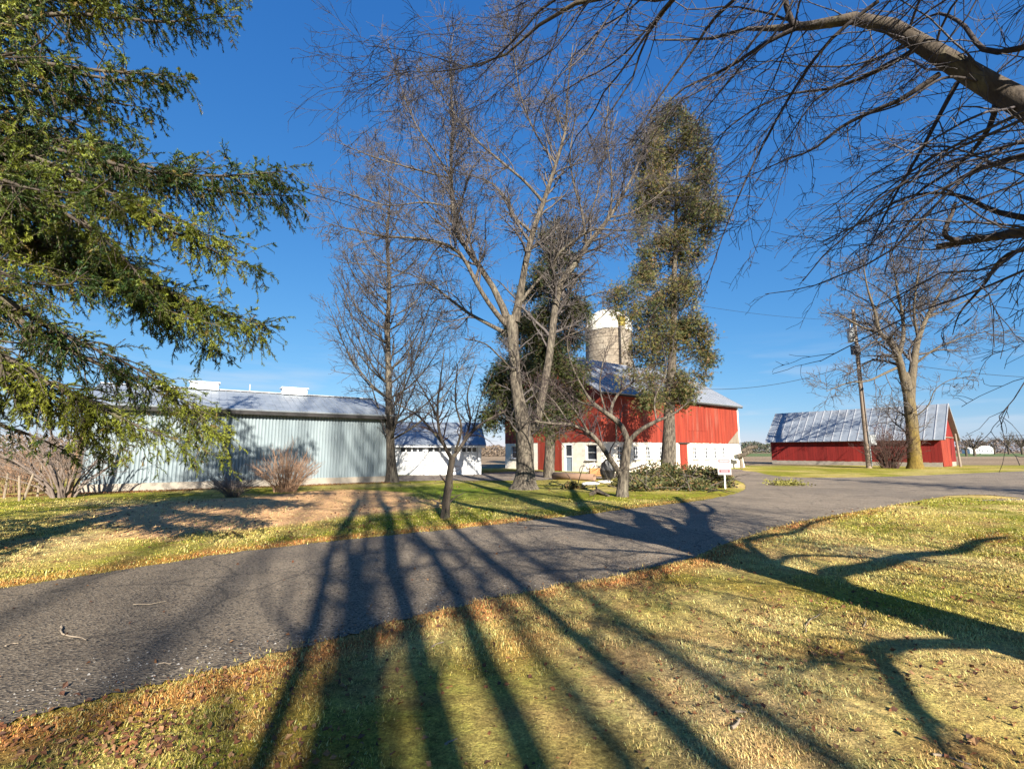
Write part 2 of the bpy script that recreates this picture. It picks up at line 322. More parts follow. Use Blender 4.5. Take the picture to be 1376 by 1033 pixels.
def zones(x, y):
    """colour of what covers the ground at (x, y), and the weight of soil there"""
    n1 = fbm(x, y, 2.6, 3); n2 = fbm(x, y, .7, 9); n3 = fbm(x, y, 7, 21)
    dead = np.array([.62, .46, .17]); green = np.array([.29, .275, .03]); bright = np.array([.175, .235, .022]); soil = np.array([.72, .42, .21]); litter = np.array([.46, .19, .065]); field = np.array([.30, .215, .145])
    dr = sdist(x, y, road_poly)
    near = (y < 13) & (sdist(x, y, road_poly) < 0)
    g = np.clip((n1 - .42) * 2.6 + (n2 - .5) * .9 + .10, 0, 1)
    # far side of the drive is greener, greenest round the big tree
    far_side = np.clip((y - 9.5) / 3, 0, 1) * (x < 9)
    g = np.clip(g + .25 * far_side + .55 * np.exp(-(((x + 1.8) / 4.5) ** 2 + ((y - 19) / 5) ** 2)), 0, 1)
    g = np.clip(g + .45 * np.clip((y - 24) / 6, 0, 1), 0, 1)
    dd = dead[None] * (.80 + .42 * fbm(x, y, .45, 131))[:, None] * np.stack([1 + 0 * x, .96 + .08 * n2, .8 + .5 * vnoise(x, y, 1.3, 141)], 1); gg = green[None] * (.62 + .6 * fbm(x, y, .6, 151))[:, None]
    c = dd * (1 - g[:, None]) + gg * g[:, None]
    br = np.clip((fbm(x, y, .32, 171) - .56) * 5, 0, .55)[:, None] * (y < 12)[:, None]; c = c * (1 - br) + np.array([.40, .235, .10]) * br
    gb = np.exp(-(((x + 2.2) / 4.2) ** 2 + ((y - 19.5) / 4.5) ** 2))[:, None] * np.clip(.3 + 1.2 * n1, 0, 1)[:, None]; c = c * (1 - gb) + bright * gb
    # rusty needles along the drive edge and in patches
    lit = np.clip(1.0 - np.abs(dr + .22) / .42, 0, 1) * np.clip((4.6 - np.abs(x) * .25 + 2.0 - y * .25) / 3 + .2, 0, 1) * (dr < 0) * np.clip(n2 * 2.2 - .25, 0, 1)
    lit = np.maximum(lit, np.clip((n2 - .55) * 3, 0, .8) * np.clip((4.5 - y) / 3, 0, 1) * np.clip((1 - x) / 5, 0, 1))
    lit = np.maximum(lit, .5 * np.clip((n2 - .56) * 4, 0, 1) * np.clip((n3 - .5) * 5, 0, 1))
    c = c * (1 - lit[:, None]) + litter * lit[:, None]
    sd_ = sdist(x, y, soil_poly) + (n2 - .5) * 1.6; ws = np.clip(.5 + sd_ * 1.3, 0, 1)
    c = c * (1 - ws[:, None]) + (soil * (.85 + .3 * n2[:, None])) * ws[:, None]
    # leaf drift at the foot of the grey shed
    wl = shed_drift(x, y) * np.clip(n2 * 2.0, .2, 1); c = c * (1 - wl[:, None]) + np.array([.42, .21, .075]) * wl[:, None]
    # fields beyond the yard
    lim = np.where(x > 18, 55 + 0 * x, np.where(x > 3, 52, 46)) + (n3 - .5) * 4
    lim = np.where(x < -14, 28 + (n3 - .5) * 5, lim)
    wf = np.clip((y - lim) / 2.5, 0, 1)
    fv = .8 + .4 * vnoise(x * .1, y, 6, 5)
    fc = field[None] * fv[:, None]
    gs = ((y > 150) & (y < 330) & (x > 60)).astype(float)[:, None]; fc = fc * (1 - gs) + np.array([.13, .17, .07]) * gs
    c = c * (1 - wf[:, None]) + fc * wf[:, None]
    ws = np.maximum(ws, wf)
    return c, ws, dr
# grey shed frame (needed by the drift of leaves)
SA = R(33); SD = np.array([math.cos(SA), math.sin(SA)]); SP = np.array([-SD[1], SD[0]])
S_R = GX(519, 26.0)[:2]; S_LEN = along(S_R, -SD, 106); S_L = S_R - SD * S_LEN
def shed_drift(x, y):
    rx, ry = x - S_L[0], y - S_L[1]; a = rx * SD[0] + ry * SD[1]; b = -(rx * SP[0] + ry * SP[1])
    return np.clip(1 - np.abs(b - .5) / .9, 0, 1) * (a > -9) * (a < S_LEN - 1)
def build_ground():
    def axis(a, b, st, lim):
        core = np.arange(a, b + st / 2, st); g = [b]; s = st
        while g[-1] < lim: s *= 1.22; g.append(g[-1] + s)
        h = [a]; s = st
        while h[-1] > -lim: s *= 1.22; h.append(h[-1] - s)
        return np.concatenate([h[:0:-1], core, g[1:]])
    xs = axis(-24, 30, .18, 3500); ys = axis(.5, 34, .16, 4200)
    ys = ys[ys > -400]
    X, Y = np.meshgrid(xs, ys); x = X.ravel(); y = Y.ravel()
    c, ws, dr = zones(x, y); c = c * (np.where(dr < 0, np.clip(.95 + (y - 4.5) * .01, .95, 1), 1) * (1 - ws) + ws)[:, None]      # thatch and earth between the modelled blades
    lift = np.clip(-dr / .5, 0, 1) * np.clip(-sdist(x, y, yard_poly) / .6, 0, 1)
    z = lift * (.05 * (fbm(x, y, 1.6, 31) - .35) + .012) * (np.hypot(x, y) < 60)
    z = np.where(dr > -.02, 0, z)
    nx, ny = len(xs), len(ys); i = np.arange(nx - 1)[None] + np.arange(ny - 1)[:, None] * nx
    q = np.stack([i, i + 1, i + 1 + nx, i + nx], -1).reshape(-1, 4)
    b = MB(); b.add(np.stack([x, y, z], 1), q, None, c)
    kind(b.build('ground', M['ground'], None, True), 'structure')
build_ground()
def sheet(name, poly, z, m):
    import bmesh
    bm = bmesh.new(); vs = [bm.verts.new((p[0], p[1], z)) for p in poly]; f = bm.faces.new(vs); bmesh.ops.triangulate(bm, faces=[f])
    for f in bm.faces:
        f.normal_update()
        if f.normal.z < 0: f.normal_flip()
    me = bpy.data.meshes.new(name); bm.to_mesh(me); bm.free(); me.materials.append(m)
    return kind(link(bpy.data.objects.new(name, me)), 'structure')
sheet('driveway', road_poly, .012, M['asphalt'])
sheet('farm_yard', yard_poly, .006, M['gravel'])

# ------------------------------------------------------------------ buildings
def d3(v): return np.array([v[0], v[1], 0.0])
UZ = np.array([0, 0, 1.0])
def boards(b, o, d, n, L, z0, top, w=.26, gap=.012, shade=.22, zj=0.0, holes=()):
    """vertical boards standing on the line o + t d, outward normal n; top(t) gives the height"""
    t = 0.0
    while t < L - 1e-6:
        t1 = min(L, t + w * (.85 + .3 * random.random())); off = .012 * random.random(); tm = (t + t1) / 2
        c = np.ones(3) * (1 + shade * (random.random() - .5) * 2); c[0] *= 1 + .06 * (random.random() - .5)
        cuts = sorted((h[2], h[3]) for h in holes if h[0] < tm < h[1])
        zz = z0 + zj * (random.random() - .5); segs = []
        for h0, h1 in cuts: segs.append((zz, h0)); zz = h1
        segs.append((zz, None))
        for s0, s1 in segs:
            a, e = t + gap / 2, t1 - gap / 2
            za, ze = (top(a), top(e)) if s1 is None else (s1, s1)
            if min(za, ze) - s0 < .02: continue
            p = lambda tt, z, k: o + d * tt + n * (.03 + off) * k + UZ * z
            v = [p(a, s0, 1), p(e, s0, 1), p(e, ze, 1), p(a, za, 1), p(a, s0, 0), p(e, s0, 0), p(e, ze, 0), p(a, za, 0)]
            b.add(v, [[0, 1, 2, 3], [0, 3, 7, 4], [1, 5, 6, 2], [0, 4, 5, 1], [3, 2, 6, 7]], None, c)
        t = t1
def plain_wall(b, o, d, n, L, z0, z1, holes=(), depth=.22):
    """flat wall with rectangular openings (t0, t1, z0, z1) and their reveals"""
    ts = sorted({0.0, L, *[h[0] for h in holes], *[h[1] for h in holes]}); zs = sorted({z0, z1, *[h[2] for h in holes], *[h[3] for h in holes]})
    p = lambda t, z, k=0: o + d * t + UZ * z - n * depth * k
    for i in range(len(ts) - 1):
        for j in range(len(zs) - 1):
            tm, zm = (ts[i] + ts[i + 1]) / 2, (zs[j] + zs[j + 1]) / 2
            if any(h[0] < tm < h[1] and h[2] < zm < h[3] for h in holes): continue
            b.quad(p(ts[i], zs[j]), p(ts[i + 1], zs[j]), p(ts[i + 1], zs[j + 1]), p(ts[i], zs[j + 1]))
    for h in holes:
        a, e, lo, hi = h[:4]
        b.quad(p(a, lo), p(a, hi), p(a, hi, 1), p(a, lo, 1)); b.quad(p(e, hi), p(e, lo), p(e, lo, 1), p(e, hi, 1))
        b.quad(p(a, hi), p(e, hi), p(e, hi, 1), p(a, hi, 1)); b.quad(p(e, lo), p(a, lo), p(a, lo, 1), p(e, lo, 1))
    # back and top so that the wall has a thickness
    b.quad(p(L, z0, 1), p(0, z0, 1), p(0, z1, 1), p(L, z1, 1)) if not holes else None
    b.quad(p(0, z1), p(L, z1), p(L, z1, 1), p(0, z1, 1))
def window(root, o, d, n, h, frame_m, pane_m, muntins=(1, 1), fw=.07, inset=.12, sill=None):
    a, e, lo, hi = h[:4]; ax = [d, n, UZ]; b = MB(); pt = lambda t, z, k: o + d * t + UZ * z + n * k
    y = -inset
    for t in (a + fw / 2, e - fw / 2): b.box(pt(t, (lo + hi) / 2, y), (fw, .07, hi - lo), ax)
    for z in (lo + fw / 2, hi - fw / 2): b.box(pt((a + e) / 2, z, y), (e - a - 2 * fw, .066, fw), ax)
    for i in range(muntins[0]): b.box(pt(a + (e - a) * (i + 1) / (muntins[0] + 1), (lo + hi) / 2, y), (.03, .04, hi - lo - 2 * fw), ax)
    for i in range(muntins[1]): b.box(pt((a + e) / 2, lo + (hi - lo) * (i + 1) / (muntins[1] + 1), y), (e - a - 2 * fw, .036, .03), ax)
    fr = b.build('window', frame_m, root)
    MB().box(pt((a + e) / 2, (lo + hi) / 2, y - .03), (e - a - 2 * fw + .02, .012, hi - lo - 2 * fw + .02), ax).build('pane', pane_m, fr)
    if sill: MB().box(pt((a + e) / 2, lo - .05, .02), (e - a + .2, .12, .096), ax).build('sill', sill, fr)
    return fr
def slab(b, p0, p1, p2, p3, th, col=None):         # thick plate, p's the upper face
    n = np.cross(p1 - p0, p3 - p0); n /= np.linalg.norm(n); lowr = [p - n * th for p in (p0, p1, p2, p3)]
    b.add([p0, p1, p2, p3, *lowr], [[0, 1, 2, 3], [7, 6, 5, 4], [0, 4, 5, 1], [1, 5, 6, 2], [2, 6, 7, 3], [3, 7, 4, 0]], None, col)
def roof_ribs(b, e0, e1, r0, r1, step, h=.03, w=.04):
    L = np.linalg.norm(e1 - e0); k = int(L / step); n = np.cross(e1 - e0, r0 - e0); n /= np.linalg.norm(n); d = (e1 - e0) / L
    for i in range(k + 1):
        t = i / k; a = e0 + (e1 - e0) * t; c = r0 + (r1 - r0) * t; s = (c - a); ln = np.linalg.norm(s); s /= ln
        b.box((a + c) / 2 + n * (h / 2 + .002), (w, ln - .02, h), [d, s, n])

# --- red barn
BA = R(37); B1 = np.array([math.cos(BA), math.sin(BA), 0]); B2 = np.array([-math.sin(BA), math.cos(BA), 0])
BC = GX(809, 36.5); BL = along(BC, B1, 995); BW = along(BC, B2, 679); FND = 2.42; EAVE = 6.35; RIDGE = 10.2
barn = thing('barn', 'large red board barn on a whitewashed masonry ground floor beside the tall silo', 'barn', BC)
N1, N2 = -B2, -B1                                  # outward: long side, gable
tl = lambda px: along(BC, B1, px, 1.5); tg = lambda px: along(BC, B2, px, 1.5)
def op(t, wdt, z0, z1): return (t - wdt / 2, t + wdt / 2, z0, z1)
lw = [op(tl(x), .72, .98, 2.05) for x in (834, 855.5, 872, 890)] + [op(tl(x), .72, .95, 2.05) for x in (934.5, 949.5, 961.5, 973)]
ldoor = op(tl(919), 1.25, .02, 2.3)
lw2 = op(tl(983.5), .62, 1.55, 2.1)
gw1 = op(tg(794.5), 1.15, .95, 2.15); gw0 = op(tg(690.5), .9, .95, 2.15); gdoor = op(tg(764), .98, .03, 2.28)
gred = (tg(755), tg(723), 0.0, FND)
b = MB(); plain_wall(b, BC, B1, N1, BL, 0, FND, lw + [ldoor, lw2]); plain_wall(b, BC, B2, N2, BW, 0, FND, [gw1, gw0, gdoor, gred])
bo = BC + B1 * BL
plain_wall(b, bo, B2, B1, BW, 0, FND); plain_wall(b, BC + B2 * BW, B1, B2, BL, 0, FND)
b.build('masonry_wall', M['whitewash'], barn)
gt = lambda t: EAVE + (RIDGE - EAVE) * (1 - abs(t - BW / 2) / (BW / 2))
b = MB(); hay = (tl(925), tl(951), 3.55, 5.75)
boards(b, BC, B1, N1, BL, FND - .04, lambda t: EAVE - .02, zj=.05, holes=[hay], shade=.16)
boards(b, BC, B2, N2, BW, FND - .04, lambda t: gt(t) - .03, zj=.05, holes=[(gred[0], gred[1], FND - .04, FND + .6)], shade=.16)
boards(b, bo, B2, B1, BW, FND - .04, lambda t: gt(t) - .03); boards(b, BC + B2 * BW, B1, B2, BL, FND - .04, lambda t: EAVE - .02)
b.build('board_wall', M['red'], barn)
b = MB(); boards(b, BC + N1 * .03, B1, N1, hay[0] + (hay[1] - hay[0]), 3.55, lambda t: 5.75, w=.3, shade=.1) if False else None
boards(b, BC + B1 * (hay[0] - .1) + N1 * .02, B1, N1, hay[1] - hay[0] + .2, 3.5, lambda t: 5.85, w=.3, shade=.12); hd = b.build('hay_door', M['red'], barn)
b = MB()
b.box(BC + B1 * (hay[0] + hay[1]) / 2 + N1 * .085 + UZ * 5.95, (hay[1] - hay[0] + 1.6, .05, .06), [B1, N1, UZ]); b.build('door_track', M['fascia'], hd)
b = MB(); boards(b, BC + B2 * gred[0] - N2 * .02, B2, N2, (gred[1] - gred[0]) / 2 - .02, .05, lambda t: FND + .55, w=.28, shade=.14); b.build('barn_door', M['red'], barn)
b = MB(); boards(b, BC + B2 * ((gred[0] + gred[1]) / 2 + .02) - N2 * .02, B2, N2, (gred[1] - gred[0]) / 2 - .02, .05, lambda t: FND + .55, w=.28, shade=.14); b.build('barn_door', M['red'], barn)
b = MB(); boards(b, BC + B1 * ldoor[0] - N1 * .10, B1, N1, ldoor[1] - ldoor[0], .04, lambda t: 2.28, w=.3, shade=.1); b.build('side_door', M['red'], barn)
MB().box(BC + B1 * (ldoor[0] + ldoor[1]) / 2 + N1 * .06 + UZ * 2.37, (1.6, .12, .09), [B1, N1, UZ]).build('lintel', M['fascia'], barn)
# white door with a glazed top and blue-grey lower panel in the gable end
b = MB(); a, e = gdoor[0], gdoor[1]
for t in (a + .06, e - .06): b.box(BC + B2 * t - N2 * .06 + UZ * 1.15, (.12, .1, 2.22), [B2, N2, UZ])
b.box(BC + B2 * (a + e) / 2 - N2 * .06 + UZ * 2.2, (e - a - .24, .096, .12), [B2, N2, UZ]); b.box(BC + B2 * (a + e) / 2 - N2 * .06 + UZ * 1.22, (e - a - .24, .094, .1), [B2, N2, UZ])
wd = b.build('entry_door', M['white'], barn)
MB().box(BC + B2 * (a + e) / 2 - N2 * .08 + UZ * .6, (e - a - .24, .04, 1.14), [B2, N2, UZ]).build('door_panel', M['doorblue'], wd)
MB().box(BC + B2 * (a + e) / 2 - N2 * .08 + UZ * 1.7, (e - a - .24, .02, .86), [B2, N2, UZ]).build('pane', M['glass'], wd)
for h in lw: window(barn, BC, B1, N1, h, M['white'], M['glass'], (1, 2), sill=M['concrete'])
window(barn, BC, B1, N1, lw2, M['white'], M['glass'], (1, 1))
window(barn, BC, B2, N2, gw1, M['white'], M['glass'], (0, 1), sill=M['concrete']); window(barn, BC, B2, N2, gw0, M['white'], M['glass'], (0, 1), sill=M['concrete'])
OV = .45
b = MB(); sl = (RIDGE - EAVE) / (BW / 2)
e0 = BC - B1 * OV - B2 * OV + UZ * (EAVE - sl * OV + .10); e1 = e0 + B1 * (BL + 2 * OV); r0 = BC - B1 * OV + B2 * BW / 2 + UZ * (RIDGE + .10); r1 = r0 + B1 * (BL + 2 * OV)
f0 = BC - B1 * OV + B2 * (BW + OV) + UZ * (EAVE - sl * OV + .10); f1 = f0 + B1 * (BL + 2 * OV)
slab(b, e0, e1, r1, r0, .08); slab(b, f1, f0, r0, r1, .08); rf = b.build('roof', M['barnroof'], barn)
b = MB(); roof_ribs(b, e0, e1, r0, r1, .62); b.build('roof_seam', M['barnroof'], rf)
b = MB(); b.box((e0 + e1) / 2 - UZ * .14 + B2 * .06, (BL + 2 * OV - .05, .04, .12), [B1, B2, UZ]); b.build('eave_board', M['fascia'], barn)
b = MB()
for t, z in ((0, 0), (BL, 0)): b.box(BC + B1 * t + N1 * .06 + UZ * (FND + (EAVE - FND) / 2), (.14, .05, EAVE - FND - .3), [B1, N1, UZ]) if t else None
b.build('corner_board', M['white'], barn)
# sloping buttress and bare board at the far corner
b = MB(); c0 = BC + B1 * BL
v = [c0 + N1 * .02, c0 + B1 * .9 + N1 * .02, c0 + B1 * .05 + UZ * 2.3 + N1 * .02]; v2 = [p + B2 * 1.0 for p in v]
b.add(v + v2, [[0, 1, 4, 3], [1, 2, 5, 4], [2, 0, 3, 5]], [[0, 2, 1], [3, 4, 5]]); b.build('buttress', M['whitewash'], barn)
b = MB(); p = lambda t, z: BC + B1 * t + N1 * .075 + UZ * z
tq = [p(BL - 2.2, FND), p(BL - .05, FND), p(BL - .05, FND + 1.35)]; b.add(tq + [x - N1 * .03 for x in tq], [[0, 1, 4, 3], [1, 2, 5, 4], [2, 0, 3, 5]], [[0, 1, 2], [5, 4, 3]]); b.build('bare_board', M['greywood'], barn)
MB().box(BC + B1 * tl(828) + N1 * .07 + UZ * 3.1, (.16, .05, 1.5), [B1, N1, UZ]).build('bare_board', M['greywood'], barn)
# --- silo
def lathe(b, c, prof, m=40, col=None, a0=0, a1=2 * math.pi):
    k = len(prof); full = abs(a1 - a0 - 2 * math.pi) < 1e-6; na = m if full else m + 1
    an = a0 + (a1 - a0) * np.arange(na) / m
    V = np.array([[c[0] + r * math.cos(t), c[1] + r * math.sin(t), c[2] + z] for t in an for r, z in prof]).reshape(-1, 3)
    q = [[i * k + j, ((i + 1) % na) * k + j, ((i + 1) % na) * k + j + 1, i * k + j + 1] for i in range(m) for j in range(k - 1)]
    return b.add(V, q, None, col if col is None else col)
SY = 55.0; SX = GX(822.5, SY)[0]; srad = 31.5 / F * SY; stop = P(822, 447, SY)[2]
silo = thing('silo', 'tall round concrete stave silo with a white dome behind the barn', 'silo', (SX, SY, 0))
b = MB(); nb = 40; hz = stop / 44
for i in range(44):                                 # courses of staves, each a little different
    for j in range(nb):
        a0, a1 = (j + (i % 2) * .5) * 2 * math.pi / nb, (j + 1 + (i % 2) * .5) * 2 * math.pi / nb - .006
        cc = np.ones(3) * (.86 + .28 * random.random()); rr = srad - .01 * random.random()
        pa = lambda a, z: [SX + rr * math.cos(a), SY + rr * math.sin(a), z]
        b.quad(pa(a0, i * hz), pa(a1, i * hz), pa(a1, (i + 1) * hz - .012), pa(a0, (i + 1) * hz - .012), cc)
lathe(b, (SX, SY, 0), [(srad - .02, 0), (srad - .02, stop)], 40, np.array([.5, .5, .5])); sh_ = b.build('shaft', M['silo'], silo)
b = MB()
for z in np.arange(1, stop, .75): lathe(b, (SX, SY, z), [(srad + .005, -.012), (srad + .018, 0), (srad + .005, .012)], 40)
b.build('hoop', M['fascia'], sh_)
b = MB(); dh = P(822, 417, SY)[2] - stop
lathe(b, (SX, SY, stop), [(srad + .06, -.1), (srad + .08, .25)] + [((srad + .04) * math.cos(a), .25 + (dh - .25) * math.sin(a)) for a in np.linspace(.03, math.pi / 2 - .01, 9)], 40); dm = b.build('dome', M['dome'], silo, True)
b = MB()
for j in range(20):
    a = j * 2 * math.pi / 20; b.tube([[SX + (srad + .06) * math.cos(e_) * math.cos(a), SY + (srad + .06) * math.cos(e_) * math.sin(a), stop + .26 + (dh - .25) * math.sin(e_)] for e_ in np.linspace(.05, 1.5, 8)], .025, 4)
b.build('dome_rib', M['dome'], dm)
chx = P(834, 440, SY - srad)[0]; ang = math.asin((chx - SX) / srad); ch = np.array([math.sin(ang), -math.cos(ang), 0]); cs = np.array([math.cos(ang), math.sin(ang), 0])
b = MB(); b.box(np.array([SX, SY, stop / 2]) + ch * (srad + .3), (.75, .7, stop - .3), [cs, ch, UZ]); b.build('chute', M['silo'], silo) if False else None
b = MB(); b.box(np.array([SX, SY, stop / 2 + 1.6]) + ch * (srad + .25), (.62, .6, stop - 3.2), [cs, ch, UZ], np.array([.75, .75, .75])); b.build('chute', M['silo'], silo)
b = MB(); b.box(np.array([SX, SY, stop + .55]) + ch * (srad + .22), (.62, .7, .95), [cs, ch, UZ]); tp = np.array([SX, SY, stop + 1.1]) + ch * (srad + .22)
b.add([tp - cs * .4 - ch * .37, tp + cs * .4 - ch * .37, tp + cs * .4 + ch * .37, tp - cs * .4 + ch * .37, tp + UZ * .3 - cs * .3 - ch * .35, tp + UZ * .3 + cs * .3 - ch * .35], [[3, 2, 5, 4], [0, 4, 5, 1]], [[1, 5, 2], [0, 3, 4]])
b.build('chute_hood', M['yellow'], silo)
# --- grey corrugated shed
SD3, SP3 = d3(SD), d3(SP); SL3 = d3(S_L); SEV = 3.55
t_ = 4.3; SDEP = 2 * t_; SRG = 4.75
shed = thing('machine_shed', 'long grey corrugated metal shed with two white roof vents', 'shed', SL3)
def corrugated(b, o, d, n, L, z0, top, pitch=.145, amp=.065, k=10):
    m = max(2, int(L / pitch * k)); t = np.linspace(0, L, m + 1); ph_ = (t / pitch) % 1; off = -amp * np.clip(1 - np.abs(ph_ - .5) / .22, 0, 1)
    lo = o[None] + d[None] * t[:, None] + n[None] * off[:, None]; hi = lo + UZ[None] * np.array([top(x) for x in t])[:, None]; lo = lo + UZ * z0
    b.add(np.vstack([lo, hi]), np.stack([np.arange(m), np.arange(m) + 1, np.arange(m) + 2 + m, np.arange(m) + 1 + m], 1))
b = MB(); gt2 = lambda t: SEV + (SRG - SEV) * (1 - abs(t - SDEP / 2) / (SDEP / 2))
corrugated(b, SL3, SD3, -SP3, S_LEN, .32, lambda t: SEV); corrugated(b, SL3, SP3, -SD3, SDEP, .32, gt2); corrugated(b, SL3 + SD3 * S_LEN, SP3, SD3, SDEP, .32, gt2); corrugated(b, SL3 + SP3 * SDEP, SD3, SP3, S_LEN, .32, lambda t: SEV)
b.build('siding', M['galv'], shed, True)
b = MB(); b.box(SL3 + SD3 * S_LEN / 2 + SP3 * .08 + UZ * .15, (S_LEN + .08, .3, .36), [SD3, SP3, UZ]); b.box(SL3 + SP3 * SDEP / 2 + SD3 * .08 + UZ * .15, (.3, SDEP - .3, .358), [SD3, SP3, UZ]); b.box(SL3 + SD3 * (S_LEN - .08) + SP3 * SDEP / 2 + UZ * .15, (.3, SDEP - .3, .358), [SD3, SP3, UZ])
b.build('foundation', M['concrete'], shed)
OV = .35; sl = (SRG - SEV) / (SDEP / 2)
e0 = SL3 - SD3 * OV - SP3 * OV + UZ * (SEV - sl * OV + .12); e1 = e0 + SD3 * (S_LEN + 2 * OV); r0 = SL3 - SD3 * OV + SP3 * SDEP / 2 + UZ * (SRG + .12); r1 = r0 + SD3 * (S_LEN + 2 * OV); f0 = SL3 - SD3 * OV + SP3 * (SDEP + OV) + UZ * (SEV - sl * OV + .12); f1 = f0 + SD3 * (S_LEN + 2 * OV)
b = MB(); slab(b, e0, e1, r1, r0, .06); slab(b, f1, f0, r0, r1, .06); rf = b.build('roof', M['galvroof'], shed)
b = MB(); roof_ribs(b, e0, e1, r0, r1, .34, .022, .05); b.build('roof_rib', M['galvroof'], rf)
b = MB(); b.box((e0 + e1) / 2 - UZ * .15 + SP3 * .05, (S_LEN + 2 * OV - .04, .04, .17), [SD3, SP3, UZ]); b.build('fascia', M['fascia'], shed)
b = MB(); b.box((r0 + r1) / 2 + UZ * .03, (S_LEN + 2 * OV, .35, .05), [SD3, SP3, UZ]); b.build('ridge_cap', M['seam'], rf)
for px0, px1 in ((255, 293), (378, 411)):
    o_ = SL3 + SP3 * SDEP / 2; a, e = along(o_, SD3, px0, SRG), along(o_, SD3, px1, SRG); c_ = o_ + SD3 * (a + e) / 2 + UZ * (SRG + .27)
    b = MB(); b.box(c_, (e - a, .7, .34), [SD3, SP3, UZ]); vb = b.build('roof_vent', M['white'], shed)
    b = MB(); b.box(c_ + UZ * .20, (e - a + .14, .9, .05), [SD3, SP3, UZ]); b.build('vent_cap', M['white'], vb)
b = MB(); pb = SL3 + SP3 * SDEP / 2 + SD3 * along(SL3 + SP3 * SDEP / 2, SD3, 335, SRG); b.tube([pb + UZ * SRG, pb + UZ * (SRG + .55)], .02, 6); b.build('vent_pipe', M['white'], shed)
# --- white garage with three doors
GL = GX(520, 33.4); GR = GX(646.5, 34.6); GD = (GR - GL); GLN = np.linalg.norm(GD); GD /= GLN; GP = np.array([-GD[1], GD[0], 0]); GEV = 2.1; GDP = 6.4; GRG = 3.75
gar = thing('garage', 'low white three door garage with a metal roof beyond the small bare tree', 'garage', GL)
doors = []
for x0, x1 in ((536, 570), (573, 608), (611.5, 642)): doors.append((along(GL, GD, x0, 1), along(GL, GD, x1, 1), .02, 1.98))
b = MB(); plain_wall(b, GL, GD, -GP, GLN, 0, GEV, doors, .12); b.build('front_wall', M['white'], gar)
b = MB(); gt3 = lambda t: GEV + (GRG - GEV) * (1 - abs(t - GDP / 2) / (GDP / 2))
o_ = GL + GD * GLN
for o_, n_ in ((GL + GD * GLN, GD), (GL, -GD)):
    k = 24; t = np.linspace(.003, GDP, k)
    for i in range(k - 1): b.quad(o_ + GP * t[i], o_ + GP * t[i + 1], o_ + GP * t[i + 1] + UZ * gt3(t[i + 1]), o_ + GP * t[i] + UZ * gt3(t[i]))
b.quad(GL + GP * GDP, GL + GP * GDP + GD * GLN, GL + GP * GDP + GD * GLN + UZ * GEV, GL + GP * GDP + UZ * GEV); b.build('side_wall', M['concrete'], gar)
for i, h in enumerate(doors):
    b = MB(); ax = [GD, GP, UZ]; wdt = h[1] - h[0]
    for j in range(4):
        z0 = .03 + j * .485
        if j < 3: b.box(GL + GD * (h[0] + h[1]) / 2 + GP * .08 + UZ * (z0 + .24), (wdt - .02, .04, .475), ax)
        else:
            b.box(GL + GD * (h[0] + h[1]) / 2 + GP * .08 + UZ * (z0 + .06), (wdt - .02, .04, .12), ax); b.box(GL + GD * (h[0] + h[1]) / 2 + GP * .08 + UZ * (z0 + .44), (wdt - .02, .04, .06), ax)
            for k in range(5): b.box(GL + GD * (h[0] + .06 + (wdt - .12) * k / 4) + GP * .08 + UZ * (z0 + .265), (.10, .038, .29), ax)
    g = b.build('garage_door', M['white'], gar)
    for k in range(4): MB().box(GL + GD * (h[0] + .06 + (wdt - .12) * (k + .5) / 4) + GP * .09 + UZ * (.03 + 3 * .485 + .265), ((wdt - .12) / 4 - .1, .01, .29), ax).build('pane', M['glass'], g)
OV = .3; sl = (GRG - GEV) / (GDP / 2)
e0 = GL - GD * OV - GP * OV + UZ * (GEV - sl * OV + .13); e1 = e0 + GD * (GLN + 2 * OV); r0 = GL - GD * OV + GP * GDP / 2 + UZ * (GRG + .13); r1 = r0 + GD * (GLN + 2 * OV); f0 = GL - GD * OV + GP * (GDP + OV) + UZ * (GEV - sl * OV + .13); f1 = f0 + GD * (GLN + 2 * OV)
b = MB(); slab(b, e0, e1, r1, r0, .06); slab(b, f1, f0, r0, r1, .06); rf = b.build('roof', M['galvroof'], gar)
b = MB(); roof_ribs(b, e0, e1, r0, r1, .5); b.build('roof_rib', M['galvroof'], rf)
MB().box((e0 + e1) / 2 - UZ * .10 + GP * .04, (GLN + 2 * OV - .04, .04, .13), [GD, GP, UZ]).build('fascia', M['white'], gar)
# --- red shed on the right
RA = R(128); R1 = np.array([math.cos(RA), math.sin(RA), 0]); R2 = np.array([math.cos(RA - math.pi / 2), math.sin(RA - math.pi / 2), 0])
RC = GX(1267, 50.5); RL = along(RC, R1, 1038); RW = along(RC, R2, 1285.5); REV = 3.2; RRG = P(1274, 545, 53)[2]
rs = thing('red_shed', 'low red board shed with a steep seamed metal roof beyond the utility pole', 'shed', RC)
RN = -R2
b = MB(); b.box(RC + R1 * RL / 2 + R2 * .12 + UZ * .2, (RL, .3, .5), [R1, R2, UZ]); b.box(RC + R2 * RW / 2 + R1 * .12 + UZ * .2, (.3, RW, .498), [R1, R2, UZ]) if False else None
b.box(RC + R2 * (RW / 2 + .9) + R1 * .14 + UZ * .25, (.3, RW - 1.8, .6), [R1, R2, UZ]); b.build('foundation', M['concrete'], rs)
gt4 = lambda t: REV + (RRG - REV) * (1 - abs(t - RW / 2) / (RW / 2))
b = MB(); boards(b, RC, R1, RN, RL, .45, lambda t: REV, w=.3, shade=.16, zj=.05); boards(b, RC, R2, -R1, RW, .5, lambda t: gt4(t) - .03, w=.3, shade=.12); boards(b, RC + R1 * RL, R2, R1, RW, .45, lambda t: gt4(t) - .03, w=.3); boards(b, RC + R2 * RW, R1, R2, RL, .45, lambda t: REV, w=.3)
b.build('board_wall', M['red2'], rs)
